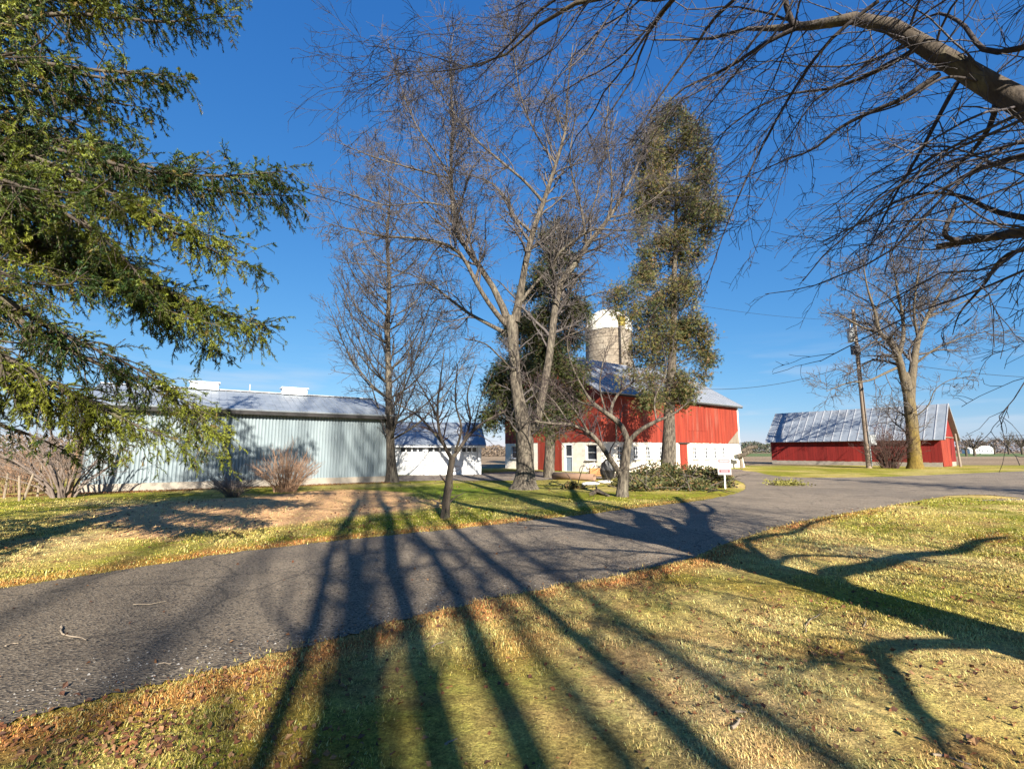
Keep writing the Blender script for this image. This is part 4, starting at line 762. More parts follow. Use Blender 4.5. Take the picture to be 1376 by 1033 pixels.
# --- old tree beside the camera whose limbs hang over the drive
b5 = np.array([5.5, .35, 0]); Lp = lambda pts, S=16: (lambda a: (a[:, :3], a[:, 3]))(resample(np.array(pts, float), S))
tr = Lp([(5.5, .35, -.1, .46), (5.5, .36, .6, .42), (5.48, .4, 1.6, .40), (5.5, .45, 2.8, .39), (5.46, .5, 3.8, .42), (5.45, .55, 4.3, .36)], 20)
def LW(w, *px): # starts with world points, ends with pixel points
    a = [tuple(map(float, q)) for q in w] + [(*P(x, y, Y), r) for x, y, Y, r in px]; return Lp(a, 22)
def SHL(w, *q):
    a = [tuple(map(float, k)) for k in w]
    for x, y, h, r in q: g = G(x, y)[:2] - SH * (h / math.tan(EL)); a.append((g[0], g[1], h, r))
    return Lp(a, 18)
ol = [LW([(5.46, .5, 3.9, .30), (5.5, 2.2, 4.5, .25)], (1500, 185, 4.3, .21), (1376, 140, 4.9, .185), (1294, 93, 5.2, .16), (1239, 60, 5.4, .14), (1188, 31, 5.6, .125), (1159, 24, 5.7, .11), (1094, 34, 5.9, .085), (1058, 40, 6.1, .07), (1014, 36, 6.4, .04), (960, 52, 6.8, .028), (876, 54, 7.2, .016)),
      L_((1070, 38, 6.0, .05), (1029, 58, 6.2, .04), (985, 87, 6.4, .034), (949, 105, 6.6, .027), (912, 124, 6.8, .02), (872, 170, 7.1, .014), (835, 215, 7.3, .008)),
      L_((1066, 34, 6.0, .06), (1056, 5, 5.9, .05), (1050, -40, 5.8, .045), (1000, -70, 5.8, .03)),
      LW([(5.45, .5, 4.2, .28), (4.6, 2.0, 6.3, .22)], (1200, -150, 4.2, .16), (1050, -60, 4.9, .12), (960, -22, 5.4, .10), (900, -2, 5.7, .09), (860, -6, 5.9, .07), (790, -2, 6.3, .05), (723, 35, 6.8, .036), (679, 74, 7.1, .026), (609, 95, 7.5, .016), (540, 98, 7.9, .009), (465, 116, 8.2, .005)),
      L_((1180, 2, 5.2, .035), (1130, 40, 5.4, .032), (1094, 80, 5.6, .028), (1065, 124, 5.7, .025), (1040, 167, 5.8, .022), (1021, 203, 5.9, .019), (1000, 247, 6.0, .016), (974, 309, 6.1, .012), (956, 363, 6.2, .008), (945, 400, 6.2, .005)),
      L_((1262, 100, 5.3, .05), (1210, 134, 5.5, .042), (1174, 149, 5.7, .036), (1130, 171, 5.9, .03), (1094, 200, 6.1, .022), (1058, 214, 6.3, .014), (1000, 240, 6.6, .007)),
      L_((1286, 112, 5.2, .04), (1268, 145, 5.2, .034), (1239, 200, 5.3, .027), (1203, 262, 5.4, .019), (1167, 334, 5.6, .010)),
      L_((1316, 110, 5.1, .025), (1268, 105, 4.9, .021), (1210, 140, 4.8, .015), (1150, 158, 4.7, .008)),
      L_((1010, -20, 5.2, .035), (960, 25, 5.6, .03), (930, 69, 5.9, .024), (876, 145, 6.3, .016), (840, 205, 6.6, .009)),
      L_((800, -4, 6.2, .03), (740, 2, 6.4, .026), (690, 55, 6.7, .02), (640, 90, 7.0, .014), (560, 70, 7.3, .009), (490, 62, 7.6, .005)),
      LW([(5.46, .5, 3.7, .2), (5.7, 2.6, 3.9, .17)], (1480, 300, 4.6, .12), (1376, 312, 5.1, .095), (1330, 319, 5.4, .08), (1285, 327, 5.6, .06), (1258, 331, 5.7, .05)),
      L_((1300, 326, 5.5, .045), (1270, 316, 5.5, .04), (1280, 285, 5.5, .03), (1284, 272, 5.5, .024)),
      L_((1420, 300, 4.9, .07), (1340, 285, 5.3, .05), (1290, 263, 5.6, .038), (1230, 262, 6.0, .028), (1170, 290, 6.4, .018), (1110, 330, 6.8, .008)),
      L_((1400, 330, 5.0, .05), (1350, 345, 5.3, .04), (1320, 385, 5.6, .028), (1290, 420, 5.8, .016), (1280, 450, 6.0, .007)),
      L_((1240, 60, 5.4, .05), (1180, 95, 5.8, .04), (1120, 118, 6.2, .03), (1050, 130, 6.6, .02), (980, 170, 7.0, .012), (930, 230, 7.3, .006)),
      L_((1340, 120, 5.0, .05), (1330, 170, 5.2, .04), (1290, 220, 5.5, .03), (1230, 262, 5.8, .02), (1180, 320, 6.0, .009)),
      L_((1500, 20, 4.3, .055), (1420, 50, 4.5, .05), (1330, 70, 4.9, .04), (1290, 30, 5.2, .03), (1250, 20, 5.5, .02), (1200, 60, 5.8, .01)),
      L_((1420, 200, 4.6, .045), (1350, 215, 5.0, .035), (1290, 240, 5.4, .025), (1220, 300, 5.8, .015), (1190, 360, 6.0, .007)),
      # limbs that carry the crown up and away over the drive: only their shadow and twigs show
      Lp([(5.45, .5, 3.9, .38), (5.1, 1.1, 5.6, .35), (4.8, 1.9, 7.6, .30), (4.5, 2.6, 9.6, .24), (4.0, 3.6, 12.0, .15), (3.6, 4.2, 14.2, .07)], 18), Lp([(4.9, 1.8, 5.4, .18), (6.2, 3.4, 7.2, .15), (7.4, 5.2, 8.8, .11), (8.2, 6.4, 11, .06)], 16),
      Lp([(5.5, .5, 3.6, .24), (6.9, .2, 5.4, .20), (8.6, .8, 6.6, .16), (10.6, 1.4, 8.6, .09)], 16), Lp([(5.45, .5, 4.2, .24), (4.4, -.6, 6.6, .2), (3.2, -1.6, 9.2, .13), (2.6, -2.0, 12, .06)], 16), SHL([(5.48, .5, 2.75, .13)], (1110, 772, 3.0, .11), (1165, 762, 3.15, .10), (1215, 748, 3.35, .085), (1285, 741, 3.5, .07), (1310, 728, 3.7, .06), (1350, 722, 3.8, .035)), SHL([(5.48, .42, 2.1, .07)], (1180, 868, 2.35, .06), (1192, 905, 2.6, .055), (1222, 955, 2.95, .045), (1262, 1015, 3.4, .03)),
      SHL([(5.46, .5, 4.1, .17)], (945, 726, 4.7, .15), (930, 710, 5.1, .12), (935, 696, 5.5, .10), (957, 686, 5.8, .075), (944, 677, 6.2, .05)), SHL([(5.46, .5, 3.9, .08)], (919, 750, 4.1, .06), (893, 756, 4.15, .05), (843, 768, 4.2, .04), (803, 765, 4.4, .03), (700, 772, 4.7, .02)),
      SHL([(5.46, .5, 4.1, .09)], (902, 724, 4.6, .065), (843, 721, 4.9, .055), (780, 710, 5.3, .045), (692, 705, 5.6, .03)), SHL([(5.48, .5, 3.2, .07)], (1000, 728, 3.6, .06), (1065, 716, 3.9, .05), (1090, 703, 4.2, .04), (1130, 694, 4.5, .025)), SHL([(5.46, .5, 3.6, .06)], (960, 752, 3.7, .05), (870, 742, 4.2, .04), (760, 738, 4.7, .03), (640, 745, 5.0, .02)), SHL([(5.48, .5, 3.4, .05)], (1060, 748, 3.5, .045), (1160, 750, 3.55, .035), (1270, 757, 3.6, .02))]
ol = [(p, np.where(p[:, 1] > 3.2, r * (.72 if i not in (10, 12, 13) else .6), r)) if i < 18 else (p, r) for i, (p, r) in enumerate(ol)]
bare_tree('overhanging_tree', 'old bare tree whose heavy limbs and drooping twigs hang over the drive', b5, [flare(tr, .46, 1.35)], ol, [
    dict(dens=5.0, t0=.14, t1=1, ang=(25, 80), length=(.9, 3.2), rr=.33, lr=.0045, S=12, wob=.15, trop=(-.03, .015, -.03), rmin=.0052, bias=(-.32, .1, -.12), m=5, lscale=.45),
    dict(dens=4.2, t0=.1, t1=1, ang=(25, 75), length=(.35, 1.2), rr=.55, lr=.004, S=7, wob=.18, trop=(-.02, .01, -.05), rmin=.0048, bias=(-.15, .05, -.06), maxn=18000),
    dict(dens=6.5, t0=.1, t1=1, ang=(25, 70), length=(.14, .48), rr=.65, S=4, wob=.22, trop=(0, 0, -.03), rmin=.0038, maxn=60000)], M['barkdark'], M['twigdark'], rough=.04, thin_m=M['barkthin'])
# --- row of tall bare trees behind the camera (they throw the long stripes of shade)
def back_tree(seed, H=27.0):
    r_ = np.random.default_rng(seed); tk = Lp([(0, 0, -.1, .24), (.05, 0, 1.5, .21), (.12, .08, 4, .19), (-.14, .12, 6.5, .18), (.10, .02, 9, .17), (-.22, .05, 12, .15), (.16, .1, 15, .13), (-.05, .2, 18, .10), (-.1, 0, 22, .07), (0, 0, H, .03)], 22); lm = []
    for i in range(13):
        h = .70 + .27 * (i + r_.random()) / 13; o = tk[0][int(h * 21)]; a = r_.random() * 6.28; ln = 8.5 * (1.15 - h); e = np.array([math.cos(a), math.sin(a), 0])
        lm.append((resample(np.array([o, o + e * ln * .35 + UZ * ln * .3, o + e * ln * .65 + UZ * ln * .75, o + e * ln * .8 + UZ * ln * 1.2]), 12), np.linspace(.11 * (1.2 - h), .015, 12)))
    for h, az, ln in ((.30, .4, 2.2), (.36, 2.9, 2.6), (.44, 1.5, 2.0), (.50, 4.4, 2.8), (.58, 3.4, 2.4), (.63, .1, 2.6)):     # a few low side limbs
        o = tk[0][int(h * 21)]; e = np.array([math.cos(az), math.sin(az), 0]); lm.append((resample(np.array([o, o + e * ln * .5 + UZ * .5, o + e * ln + UZ * 1.9]), 12), np.linspace(.06, .012, 12)))
    return tk, lm
stripe = [((345, 1033), 14, 'a'), ((482, 1033), 18, 'b'), ((598, 1033), 13, 'c'), ((718, 1033), 17, 'd'), ((958, 1033), 12.5, 'e'), ((-420, 1033), 46, 'f'), ((60, 1033), 48, 'g'), ((404, 1033), 20, 'h'), ((838, 1033), 21, 'i'), ((536, 1033), 26, 'j'), ((1150, 1033), 24, 'k')]
blab = ['bare tree standing nearest in the row behind the camera', 'bare tree second in the shade row behind the camera', 'bare tree third in the shade row behind the camera', 'bare tree fourth in the shade row behind the camera', 'bare tree at the right end of the shade row', 'bare tree at the left end of the shade row', 'bare tree standing farthest back in the shade row', 'bare tree between the nearest and the second of the shade row', 'thin bare tree just left of the right end of the shade row', 'thin bare tree between the second and the third of the shade row', 'thin bare tree farthest right in the shade row']
src = None
for i, ((px, py), back, _) in enumerate(stripe):
    g = G(px, py)[:2] - SH * back
    if src is None:
        tk, lm = back_tree(3); src = bare_tree('shade_tree', blab[i], (0, 0, 0), [flare(tk, .3, 1.4)], lm, [dict(dens=1.8, t0=.2, t1=1, ang=(25, 60), length=(.8, 2.2), rr=.5, S=6, wob=.16, trop=(0, 0, .05), rmin=.012), dict(dens=2.4, t0=.2, t1=1, ang=(25, 60), length=(.4, 1.0), rr=.6, S=4, wob=.2, trop=(0, 0, .03), rmin=.007, maxn=3000)], M['bark'], M['twig'], group='bare trees behind the camera')
        o = src
    else:
        o = link(src.copy()); o['label'] = blab[i]
        for chd in src.children: c = link(chd.copy()); c.parent = o
    o.location = (g[0], g[1], 0); o.rotation_euler = (0, 0, i * 1.37); s = .50 + .085 * (i * 5 % 4); o.scale = (s, s, max(.9, back / 22) * (1 + .05 * (i % 3)))
# ------------------------------------------------------------------ evergreens
def needle_shoots(b, base, d, L, cols, n=16, nl=.038, nw=.0068):
    """needled shoots: base (N,3), direction (N,3), length (N,)"""
    N = len(base); t = (np.arange(n) + .5) / n
    d = unit(d); ref = np.where(np.abs(d[:, 2:3]) < .9, np.array([[0, 0, 1.0]]), np.array([[1.0, 0, 0]])); u = unit(np.cross(d, ref)); w_ = np.cross(d, u)
    a = rng.random((N, n)) * 6.283
    p = base[:, None] + d[:, None] * (L[:, None] * t[None])[:, :, None]
    out = np.cos(a)[:, :, None] * u[:, None] + np.sin(a)[:, :, None] * w_[:, None]
    ndir = unit(out * 1.0 + d[:, None] * .75); side = unit(np.cross(ndir, d[:, None] + .01))
    l = nl * (.7 + .6 * rng.random((N, n)))[:, :, None]
    v = np.stack([p - side * nw, p + side * nw, p + ndir * l], 2).reshape(-1, 3)
    c = np.repeat(np.repeat(cols, n, 0), 3, 0)
    b.add(v, None, np.arange(len(v)).reshape(-1, 3), c)
def spruce(base, boughs, label, name='spruce_tree', H=15.0, extra=95, seed=5, group=None, n1=5200):
    global rng
    keep = rng; rng = np.random.default_rng(seed)
    t = thing(name, label, 'tree', base, group)
    tb = MB(); hs = np.linspace(-.1, H, 16); ctr = np.array([[base[0] + .05 * math.sin(h), base[1] + .05 * math.cos(h * .7), h] for h in hs]); rad = .34 * (1 - hs / H) + .02
    v, q = tubes(ctr[None], (rad * (1 + .4 * np.exp(-np.maximum(hs, 0) / .3)))[None], 14); tb.add(v, q)
    tb.build('trunk', M['barkdark'], t, True)
    B = list(boughs)
    for i in range(extra):
        h = 1.6 + (H - 2.2) * (i + rng.random()) / extra; a = i * 2.39996 + rng.random() * .4; ln = (5.4 * (1 - h / H) ** .8 + .3) * (.8 + .35 * rng.random()); e = np.array([math.cos(a), math.sin(a), 0]); o = np.array([base[0], base[1], h])
        dr = .10 * ln
        tip_ = o + e * ln - UZ * dr * 1.4
        if len(boughs) and tip_[1] > 1:
            tx, ty = proj(tip_)
            if tx > -60 and (ty > 585 - .12 * max(tx, 0) or tx > 215): continue
        B.append(Lp([(*o, .02 + .008 * ln), (*(o + e * ln * .3 + UZ * .02 * ln), .018 + .005 * ln), (*(o + e * ln * .65 - UZ * dr), .014), (*(o + e * ln * .9 - UZ * dr * 1.6), .009), (*(o + e * ln - UZ * dr * 1.4), .005)], 16))
    bb = MB(); Pn = np.stack([resample(p, 16) for p, r in B]); Rn = np.stack([np.interp(np.linspace(0, 1, 16), np.linspace(0, 1, len(r)), r) for p, r in B])
    v, q = tubes(Pn, Rn, 6); bb.add(v, q)
    # side branchlets, flat to the sides and hanging; then shoots on them
    nb_ = len(boughs); gs = []
    if nb_: gs.append(grow(Pn[:nb_], Rn[:nb_], 36, .06, 1, (35, 75), (.25, .85), .45, 7, .12, (0, 0, -.12), .004, bias=(0, 0, -.28), maxn=14000, lscale=.3))
    gs.append(grow(Pn[nb_:], Rn[nb_:], 8.0, .10, 1, (45, 75), (.5, 1.3), .45, 7, .10, (0, 0, -.085), .004, bias=(0, 0, -.12), maxn=n1, lscale=.55))
    s1 = np.concatenate([g[0] for g in gs]); r1_ = np.concatenate([g[1] for g in gs])
    v, q = tubes(s1, r1_, 4); bb.add(v, q)
    s2, r2_ = grow(s1, r1_, 15, .1, 1, (35, 70), (.07, .19), .5, 4, .10, (0, 0, -.10), .0022, bias=(0, 0, -.2), maxn=120000 if nb_ else n1 * 5, lscale=.4)
    v, q = tubes(s2, r2_, 3); bb.add(v, q); bb.build('bough', M['barkdark'], t, True)
    fo = MB()
    tone = fbm(s2[:, 0, 0] * 1.0 + s2[:, 0, 2] * .7, s2[:, 0, 1] + s2[:, 0, 2] * .9, .8, 77); g1 = np.array([.05, .105, .022]); g2 = np.array([.33, .36, .04]); g3 = np.array([.30, .21, .06])
    m_ = np.clip((tone - .46) * 4, 0, 1)[:, None]; col = g1 * (1 - m_) + g2 * m_; br = (rng.random(len(s2)) < .06)[:, None]; col = np.where(br, g3, col) * (.8 + .4 * rng.random((len(s2), 1)))
    for k in range(3):
        d_ = s2[:, k + 1] - s2[:, k]; l_ = np.linalg.norm(d_, axis=1)
        needle_shoots(fo, s2[:, k], d_, l_ * 1.05, col, 6)
    ok = rng.random(len(s1)) < 1
    for k in range(2, 6):
        d_ = s1[:, k + 1] - s1[:, k]; l_ = np.linalg.norm(d_, axis=1); cc = np.repeat(((g1 + g2) / 2)[None], len(s1), 0) * (.75 + .5 * rng.random((len(s1), 1)))
        needle_shoots(fo, s1[:, k], d_, l_ * 1.05, cc, 9)
    fo.build('foliage', M['needle'], t)
    rng = keep
    return t
sb = np.array([-8.4, 6.4, 0]); T_ = lambda z: (sb[0], sb[1], z, .06)
def SBh(z0, *px):
    a = [(sb[0], sb[1], z0, .065)] + [(*P(x, y, Y), r) for x, y, Y, r in px]; return Lp(a, 20)
boughs = [SBh(6.9, (-40, 160, 6.6, .05), (60, 185, 6.8, .04), (140, 215, 7.0, .032), (220, 243, 7.2, .026), (300, 258, 7.5, .018), (370, 262, 7.8, .010), (402, 264, 7.9, .005)),
          SBh(6.5, (-30, 215, 6.3, .05), (60, 240, 6.3, .035), (150, 275, 6.5, .025), (240, 315, 6.8, .016), (320, 352, 7.0, .009), (345, 362, 7.1, .005)),
          SBh(8.6, (-40, 40, 6.6, .05), (60, 20, 6.9, .035), (140, 22, 7.2, .028), (220, 30, 7.5, .018), (280, 24, 7.8, .011), (316, 22, 8.0, .005)),
          SBh(8.1, (-40, 80, 6.2, .05), (50, 85, 6.3, .035), (130, 95, 6.4, .025), (200, 100, 6.6, .014), (248, 104, 6.8, .005)),
          SBh(5.2, (-60, 380, 6.2, .055), (0, 414, 6.3, .045), (60, 452, 6.5, .038), (130, 488, 6.8, .028), (200, 520, 7.1, .018), (260, 556, 7.4, .010), (300, 592, 7.6, .005)),
          SBh(5.6, (-40, 300, 6.7, .05), (40, 320, 6.8, .04), (130, 352, 7.1, .028), (220, 392, 7.5, .018), (300, 425, 7.8, .010), (358, 442, 8.0, .005)),
          SBh(5.9, (-40, 260, 7.2, .05), (50, 290, 7.6, .035), (130, 330, 7.9, .026), (210, 385, 8.2, .016), (260, 420, 8.4, .009), (290, 470, 8.5, .005)),
          SBh(4.2, (-60, 480, 6.6, .05), (0, 515, 6.8, .035), (60, 545, 7.0, .024), (110, 580, 7.3, .014), (150, 606, 7.5, .005)),
          SBh(3.6, (-60, 540, 6.5, .045), (0, 570, 6.9, .03), (50, 588, 7.2, .018), (100, 612, 7.5, .006)),
          SBh(9.3, (-40, -30, 6.8, .05), (60, -30, 7.1, .035), (150, -20, 7.4, .026), (230, -10, 7.7, .016), (290, 0, 8.0, .006)),
          SBh(7.5, (-40, 120, 7.0, .05), (40, 125, 7.4, .035), (110, 140, 7.8, .025), (160, 165, 8.0, .014), (190, 190, 8.2, .005)),
          SBh(4.6, (-40, 440, 5.8, .05), (40, 500, 5.9, .032), (120, 540, 6.1, .022), (190, 575, 6.3, .012), (240, 590, 6.5, .005)),
          SBh(6.2, (-30, 240, 5.8, .05), (40, 265, 5.9, .035), (110, 300, 6.0, .024), (170, 350, 6.1, .014), (200, 390, 6.2, .005)),
          Lp([(sb[0], sb[1], 2.7, .05), (-7.9, 5.6, 2.5, .04), (-7.4, 4.9, 2.0, .025), (-7.05, 4.3, 1.4, .01)], 16)]
rb = np.random.default_rng(77)
for i in range(22):
    p_, r_b = boughs[i % 13]; k_ = .80 + .22 * rb.random(); a_ = rb.normal() * .10; c_, s__ = math.cos(a_), math.sin(a_); d_ = (p_ - p_[0]) * k_; d_ = np.stack([d_[:, 0] * c_ - d_[:, 1] * s__, d_[:, 0] * s__ + d_[:, 1] * c_, d_[:, 2] + rb.normal() * .05 * np.linalg.norm(d_[:, :2], axis=1)], 1)
    dz = rb.normal() * .22; q_ = p_[0] + UZ * dz + d_; tx, ty = proj(q_[-1])
    if ty > 600 - .10 * max(tx, 0): continue
    boughs.append((q_, r_b * .85))
sp1 = spruce(sb, boughs, 'near spruce with long drooping sunlit boughs filling the upper left of the picture')
# a second spruce out of the frame to the right, whose pointed shade lies on the far lane
sp2 = spruce(np.array([25.0, 7.6, 0]), [], 'whole cone shaped spruce beside the lane outside the right edge of the picture', H=12.5, extra=90, seed=9, n1=2800)
# --- the two tall cedars before the barn
def cedar(base, trunk, clumps, label, seed, cols, dens=300, leaf=(.10, .2)):
    global rng
    keep = rng; rng = np.random.default_rng(seed); t = thing('cedar_tree', label, 'tree', base)
    b = MB(); p, r = trunk; v, q = tubes(p[None], r[None], 14); c = np.repeat(p, 14, 0); v = c + (v - c) * (1 + .08 * rng.normal(size=(len(v), 1))); b.add(v, q); b.build('trunk', M['bark'], t, True)
    bb = MB(); fo = MB()
    for (c, rx, rz, k) in clumps:
        c = np.asarray(c); i = int(np.argmin(np.abs(p[:, 2] - (c[2] - .15 * np.linalg.norm((c - p[0])[:2]))))); o = p[i]
        mid = (o + c) / 2 + UZ * .12 * np.linalg.norm(c - o); pl = resample(np.array([o, mid, c, c + (c - o) * .15 - UZ * .1]), 8); bb.tube(pl, np.linspace(.05, .012, 8), 5, False)
        n = int(1.9 * dens * k * rx * rx * rz / .6)
        d = unit(rng.normal(size=(n, 3))); rr_ = rng.random(n) ** .6 * (1 + .35 * rng.random(n) ** 4); pos = c + d * rr_[:, None] * np.array([rx, rx, rz]); pos[:, 2] -= .22 * np.hypot(pos[:, 0] - c[0], pos[:, 1] - c[1])
        pos += .16 * rng.normal(size=pos.shape); pos[:, 2] -= .5 * rng.random(n) ** 3
        # each spray a fan of three pointed blades hanging outward
        out = unit(pos - np.array([o[0], o[1], 0]) * np.array([1, 1, 0]) - np.array([0, 0, 1.]) * pos[:, 2:3]); dr = unit(out * .8 + rng.normal(size=(n, 3)) * .45 + np.array([0, 0, -.7]))
        sd_ = unit(np.cross(dr, rng.normal(size=(n, 3)))); l = (leaf[0] + (leaf[1] - leaf[0]) * rng.random(n))[:, None]
        tone = np.clip(.5 + .35 * rng.normal() + .25 * rng.normal(size=n), 0, 1)[:, None]; col = cols[0] * (1 - tone) + cols[1] * tone; brn = (rng.random(n) < cols[3])[:, None]; col = np.where(brn, cols[2], col) * (.75 + .5 * rng.random((n, 1)))
        for s in (-.55, 0, .55):
            dd = unit(dr + sd_ * s); ss = unit(np.cross(dd, np.cross(dr, sd_) + .01)); w_ = l * .085
            vv = np.stack([pos, pos + dd * l * .5 + ss * w_, pos + dd * l, pos + dd * l * .5 - ss * w_], 1).reshape(-1, 3)
            fo.add(vv, np.arange(len(vv)).reshape(-1, 4), None, np.repeat(col, 4, 0))
        # dead inner twigs
        m_ = max(4, int(10 * k * rx)); tw = np.stack([np.stack([o + (c - o) * (.4 + .6 * rng.random()) , c + rng.normal(size=3) * np.array([rx, rx, rz]) * .5, c + rng.normal(size=3) * np.array([rx, rx, rz]) * .8]) for _ in range(m_)])
        v, q = tubes(tw, np.full((m_, 3), .010), 3); bb.add(v, q)
    bb.build('branch', M['bark'], t, True); fo.build('foliage', M['spray'], t)
    rng = keep; return t
def clump_px(Yc, rows, seed):
    r_ = np.random.default_rng(seed); out = []
    for x, y, rpx, k in rows:
        s = Yc / F; out.append((P(x + r_.normal() * rpx * .2, y, Yc + r_.normal() * rpx * s * .9), rpx * s * 1.2, rpx * s * 1.05, k))
    return out
bc = G(898, 640); Yc = bc[1]
ctr_ = limb([(898, 642, Yc, .54), (898, 630, Yc, .47), (899, 600, Yc, .43), (899, 560, Yc, .38), (901, 520, Yc, .33), (905, 450, Yc, .25), (906, 380, Yc, .19), (908, 300, Yc, .13), (910, 230, Yc, .08), (908, 155, Yc, .04)], 26)
r_ = np.random.default_rng(14); prof = np.array([(148, 8, 908), (165, 24, 907), (190, 42, 905), (230, 58, 906), (270, 62, 910), (300, 56, 912), (330, 46, 905), (355, 42, 896), (380, 56, 886), (405, 62, 878), (430, 50, 890), (455, 56, 900), (485, 62, 902), (505, 54, 895), (525, 40, 898), (545, 22, 897)], float); rows = []
for y in np.arange(150, 545, 7.5):
    hw, cx = np.interp(y, prof[:, 0], prof[:, 1]), np.interp(y, prof[:, 0], prof[:, 2])
    for _ in range(4 if hw > 30 else 2):
        if r_.random() < (.10 if y < 320 else .22): continue
        u = r_.random() * 2 - 1; rows.append((cx + u * hw * .92, y + r_.normal() * 5, (9 + 9 * r_.random()) * (1 if y < 330 else .9), .4 + .45 * r_.random()))
rows += [(905, 140, 6, .7), (820, 400, 8, .5), (808, 408, 6, .4), (952, 478, 9, .8), (832, 506, 7, .6), (858, 548, 7, .5)]
cedar(bc, ctr_, clump_px(Yc, rows, 4), 'tall ragged olive brown cedar with a bare lower trunk by the brush pile', 21, (np.array([.06, .085, .025]), np.array([.19, .17, .045]), np.array([.26, .165, .08]), .22), dens=430, leaf=(.11, .25))
bd = G(738, 641.5); Yd = bd[1]
dtr = limb([(738, 644, Yd, .38), (738, 630, Yd, .34), (739, 590, Yd, .31), (742, 540, Yd, .28), (744, 460, Yd, .22), (745, 380, Yd, .14), (745, 292, Yd, .03)], 24)
r_ = np.random.default_rng(8); rows = [(745, 298, 9, 1), (742, 315, 14, 1), (757, 318, 11, .9), (740, 340, 18, 1), (762, 345, 15, .9), (725, 362, 15, .9), (748, 372, 20, 1), (772, 372, 10, .7)]
for y, a, e in ((400, 700, 785), (430, 692, 782), (460, 680, 780), (490, 668, 782), (520, 660, 785), (545, 655, 770), (570, 692, 762)):
    k = 5
    for i in range(k): rows.append((a + (e - a) * (i + .5) / k + r_.normal() * 3, y + r_.normal() * 7, (e - a) / k * (.72 + .35 * r_.random()), 1.0 if y < 560 else .6))
cedar(bd, dtr, clump_px(Yd, rows, 6), 'dark conical cedar behind the big maple with its crown nearly down to the ground', 22, (np.array([.045, .065, .02]), np.array([.12, .135, .03]), np.array([.15, .10, .05]), .14), dens=640, leaf=(.11, .23))
# ------------------------------------------------------------------ shrubs
def shrub(name, label, base, n, h, spread, r, m, lean=(0, 0), levels=(), arch=.25, w0=.25, group=None):
    t = thing(name, label, 'shrub', base, group); base = np.asarray(base, float)
    a = rng.random(n) * 6.283; s = np.sqrt(rng.random(n)); hh = h * (.55 + .5 * rng.random(n)) * (1 - .35 * s); e = np.stack([np.cos(a), np.sin(a), 0 * a], 1)
    p0 = base + e * (s * w0)[:, None]; tt = np.linspace(0, 1, 8)
    Pn = p0[:, None] + e[:, None] * (s * spread)[:, None, None] * (tt ** (1 + arch * 2))[None, :, None] + UZ * (hh[:, None] * tt[None] * (1 - .15 * tt[None] * s[:, None]))[:, :, None] + np.array([lean[0], lean[1], 0])[None, None] * (tt ** 1.5)[None, :, None]
    Pn = Pn + np.cumsum(rng.normal(size=Pn.shape) * .018 * h / 2, 1) * np.array([1, 1, .4])
    Rn = r * (.6 + .6 * rng.random(n))[:, None] * np.linspace(1, .35, 8)[None]
    b = MB(); v, q = tubes(Pn, Rn, 4); b.add(v, q); b.build('stem', m, t, True); cur = (Pn, Rn); tw = MB()
    for lv in levels: cur = grow(*cur, **lv); v, q = tubes(*cur, 3); tw.add(v, q)
    if levels: tw.build('twig', m, t, True)
    return t
shrub('tan_shrub', 'dense tan shrub of upright bare stems against the grey shed', G(383, 661), 170, 2.05, 1.0, .012, M['tanstem'], levels=[dict(dens=4, t0=.3, t1=1, ang=(12, 40), length=(.3, .8), rr=.6, S=4, wob=.12, trop=(0, 0, .08), rmin=.006, maxn=2500)], w0=.45)
shrub('grey_shrub', 'low grey bare shrub in shade at the foot of the grey shed', G(312, 668), 90, 1.25, .9, .010, M['greystem'], levels=[dict(dens=6, t0=.2, t1=1, ang=(20, 60), length=(.2, .6), rr=.6, S=4, wob=.2, trop=(0, 0, .03), rmin=.005, maxn=2000)], w0=.2)
shrub('vase_shrub', 'large bare vase shaped shrub with thick crossing stems under the spruce', G(84, 669), 26, 3.6, 2.3, .055, M['greystem'], lean=(-.9, 0), levels=[dict(dens=3, t0=.25, t1=1, ang=(20, 55), length=(.6, 1.5), rr=.5, S=5, wob=.16, trop=(0, 0, .05), rmin=.012, maxn=900), dict(dens=4, t0=.2, t1=1, ang=(20, 60), length=(.3, .8), rr=.6, S=4, wob=.2, trop=(0, 0, .02), rmin=.007, maxn=3500)], w0=.3)
shrub('rusty_shrub', 'reddish brown thicket of thin stems at the left edge beyond the spruce', G(22, 662), 120, 2.3, 1.7, .014, M['tanstem'], levels=[dict(dens=4, t0=.2, t1=1, ang=(20, 55), length=(.3, .9), rr=.6, S=4, wob=.2, trop=(0, 0, .03), rmin=.008, maxn=2500)], w0=.9)
shrub('red_twig_shrub', 'round bare shrub with dark red brown twigs between the pole and the lichen tree', GX(1195, 46.5), 110, 5.2, 2.3, .03, M['redstem'], levels=[dict(dens=1.6, t0=.2, t1=1, ang=(20, 55), length=(.6, 1.6), rr=.6, S=4, wob=.2, trop=(0, 0, .02), rmin=.016, maxn=1800), dict(dens=2, t0=.2, t1=1, ang=(20, 60), length=(.3, .8), rr=.6, S=3, wob=.2, trop=(0, 0, .0), rmin=.012, maxn=3500)], w0=.7)
